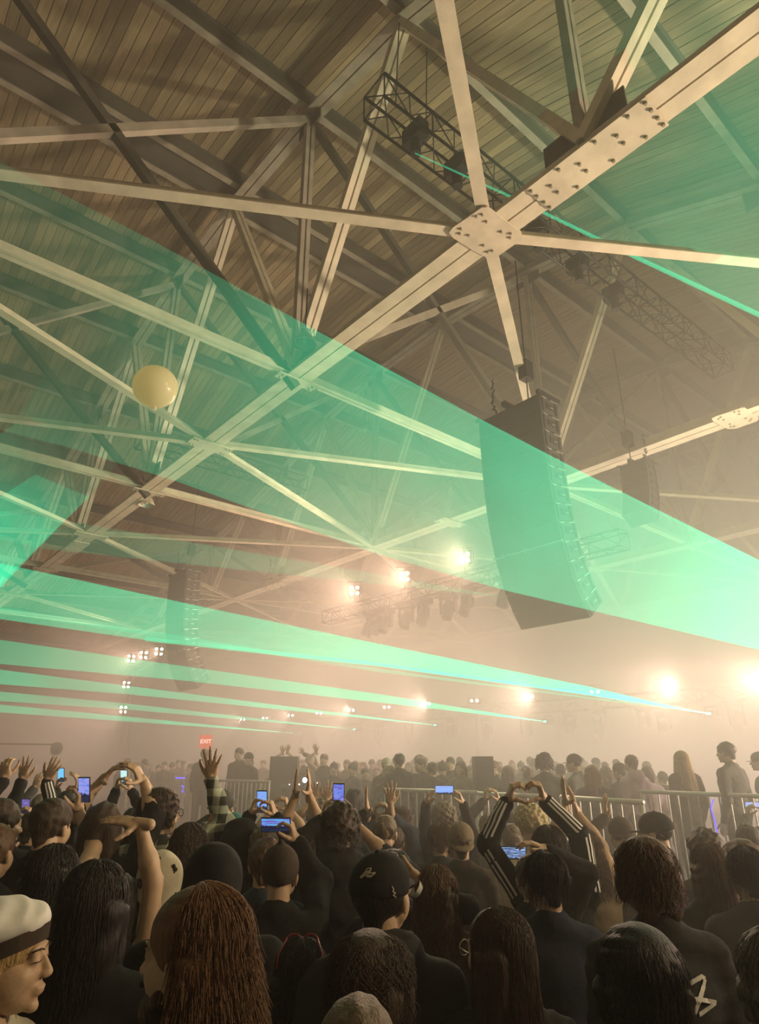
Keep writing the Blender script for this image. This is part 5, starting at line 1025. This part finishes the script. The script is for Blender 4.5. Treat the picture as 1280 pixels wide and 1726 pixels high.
# ------------------------------------------------------------------ people on the platform and the far crowd
VIP = [(1222, 1250, 7.3, 'man with swept hair and open overshirt, tallest on the platform at right', dict(hair='short', hc='brown', top='grey', yaw=35, wide=1.15)),
 (1147, 1266, 7.8, 'woman with long blond wavy hair and fluffy coat on the platform', dict(hair='long', HL=.40, hc='blond', fem=1, top='brown', yaw=10, hyaw=-10, nstr=500, strk=dict(wave=.02, rad=.003, flare=.12))),
 (1278, 1266, 7.8, 'person in a flat-brimmed hat at the right edge of the platform', dict(hat='cap', hair='short', top='charcoal', yaw=60)),
 (1063, 1272, 8.1, 'man in a pale pink hoodie between the cap and the long-haired woman', dict(hair='short', hc='mid', top='lilac', yaw=20, hood=True)),
 (1043, 1284, 8.4, 'person in a flat cap beside the pale pink hoodie', dict(hat='cap', hair='short', top='black', yaw=30)),
 (1020, 1292, 9.2, 'person with a rounded bob left of the flat cap', dict(hair='mop', hc='mid', top='brown')),
 (1090, 1292, 9.0, 'person in white with a round headband, by the pale pink hoodie', dict(hair='mop', hc='brown', top='lilac')),
 (1116, 1300, 10.0, 'person low between the headband and the long blond hair', dict(hair='short', hc='brown', top='charcoal')),
 (967, 1271, 7.9, 'broad man in a peaked cap turned left on the platform', dict(hat='cap', hair='buzz', top='grey', yaw=55, wide=1.1)),
 (996, 1289, 7.4, 'woman with long red hair in front of the flat cap', dict(hair='long', HL=.34, hc='auburn', fem=1, top='black')),
 (917, 1271, 7.8, 'person with spiky dreadlocks on the platform', dict(hair='fro', hc='black', top='charcoal', hyaw=-30, nstr=160, strk=dict(rad=.006, wave=.02, flare=.3))),
 (890, 1294, 9.0, 'person with short hair left of the spiky dreadlocks', dict(hair='short', hc='mid', top='tan')),
 (944, 1287, 9.4, 'person half hidden between dreadlocks and peaked cap', dict(hair='short', hc='brown', top='brown')),
 (673, 1269, 9.0, 'man in a dark jacket standing out above the mixing desk', dict(hair='short', hc='black', top='charcoal', hyaw=20)),
 (652, 1276, 9.6, 'person in a white cap left of the dark-jacketed man', dict(hat='backcap', hatc=CL['cream'], hair='short', hc='brown', top='brown')),
 (656, 1289, 9.0, 'woman with a blond bob in front of the white cap', dict(hair='mop', hc='blond', fem=1, top='brown', yaw=170)),
 (709, 1276, 9.6, 'person with one lit cheek right of the mixing desk', dict(hair='short', hc='mid', top='charcoal', yaw=120)),
 (728, 1284, 9.2, 'person looking down at the right of the mixing desk', dict(hair='short', hc='brown', top='charcoal', hyaw=30)),
 (746, 1284, 10.2, 'person in a knitted beanie right of the mixing desk', dict(hat='beanie', hatc=CL['charcoal'], hair='buzz', top='black')),
 (776, 1282, 9.6, 'woman with orange hair left of the upright speaker cabinet', dict(hair='long', HL=.25, hc='auburn', fem=1, top='tan', yaw=150)),
 (832, 1282, 10.0, 'person with an orange-lit face just right of the upright speaker cabinet', dict(hair='short', hc='auburn', top='grey', yaw=120)),
 (855, 1290, 9.6, 'person with long brown hair behind the heart hands at left', dict(hair='long', HL=.3, hc='mid', fem=1, top='brown')),
 (346, 1262, 13.5, 'person right under the exit sign', dict(hair='short', hc='brown', top='charcoal')),
 (404, 1260, 12.5, 'person raised above the crowd right of the exit sign, arms folded', dict(hair='short', hc='brown', top='brown', yaw=160)),
 (420, 1267, 12.0, 'person in a flat-brimmed hat right of the exit sign', dict(hat='cap', hair='short', top='grey', yaw=150)),
 (547, 1270, 12.0, 'person in dark clothes throwing one arm up high, centre', dict(hair='short', hc='mid', top='charcoal', yaw=170, arms=[A(1, (532, 1262), (-.3, 1), 'cam', 'open', d=12, sleeve='none')])),
 (480, 1276, 13.0, 'person with both pale arms crossed up, above the wide speaker cabinet', dict(hair='short', hc='brown', top='grey', yaw=180, arms=[A(-1, (486, 1262), (.3, 1), 'cam', 'open', d=13, sleeve='none'), A(1, (476, 1264), (-.2, 1), 'cam', 'open', d=13, sleeve='none')])),
 (524, 1273, 12.5, 'person in a pale hat with arms up at the centre', dict(hat='beanie', hatc=CL['cream'], hair='buzz', top='tan', yaw=180, arms=[A(-1, (510, 1266), (-.5, 1), 'cam', 'open', d=12.6)]))]
for x, y, d, lb, kw in VIP: person(x, y, d, lb, base=RZ, res=.028, hres=.011, **kw)
# prototypes for the rows further back, then copies that share their meshes
KINDS_ = [('short-haired', dict(hair='short', hc='brown', top='charcoal', yaw=170)), ('dark-haired', dict(hair='short', hc='black', top='grey', yaw=0)), ('long-haired', dict(hair='long', HL=.25, hc='mid', fem=1, top='brown', yaw=150)),
          ('cap-wearing', dict(hat='cap', hair='buzz', top='black', yaw=190)), ('curly-haired', dict(hair='curly', hc='brown', top='tan', yaw=20)), ('beanie-wearing', dict(hat='beanie', hatc=CL['grey'], hair='buzz', top='charcoal', yaw=160))]
PR = []
for i, (nm, kw) in enumerate(KINDS_):
    o, *_ = person(585 + i * 14, 1280 + (i % 3) * 2, 13.5 + i * .5, 'small hazy %s figure in the far crowd on the platform' % nm, base=RZ, res=.04, hres=.016, group='%s figures in the far crowd' % nm, **kw); PR.append((o, nm))
g = random.Random(11); taken = [proj(o.location + Vector((0, 0, 1.7))) for o, _ in PR]
k = 0
for row, (d0, d1, n) in enumerate([(10.5, 12, 26), (12.5, 15, 34), (15.5, 18.5, 34)]):
    for i in range(n):
        x = 395 + (i + g.uniform(.2, .8)) / n * 700; d = g.uniform(d0, d1)
        if x > 900 and row < 1: continue
        P = at(x, 1281, d)
        if P[0] < 7.2 or P[0] > 19.2: continue
        src, nm = PR[g.randrange(6)]; c = dup(src); h_ = g.uniform(.90, 1.05); c.location = (P[0], P[1], RZ); c.scale = (1, 1, h_); c.rotation_euler = (0, 0, src.rotation_euler.z + g.uniform(-.6, .6)); k += 1
for i in range(14):
    x = 205 + i * 12 + g.uniform(-4, 4); d = g.uniform(17, 21); P = at(x, 1281, d)
    src, nm = PR[g.randrange(6)]; c = dup(src); c.location = (min(P[0], 19), P[1], RZ if P[0] > 6.6 else 0); c.scale = (1, 1, g.uniform(.92, 1.04)); c.rotation_euler = (0, 0, g.uniform(0, 6.28))
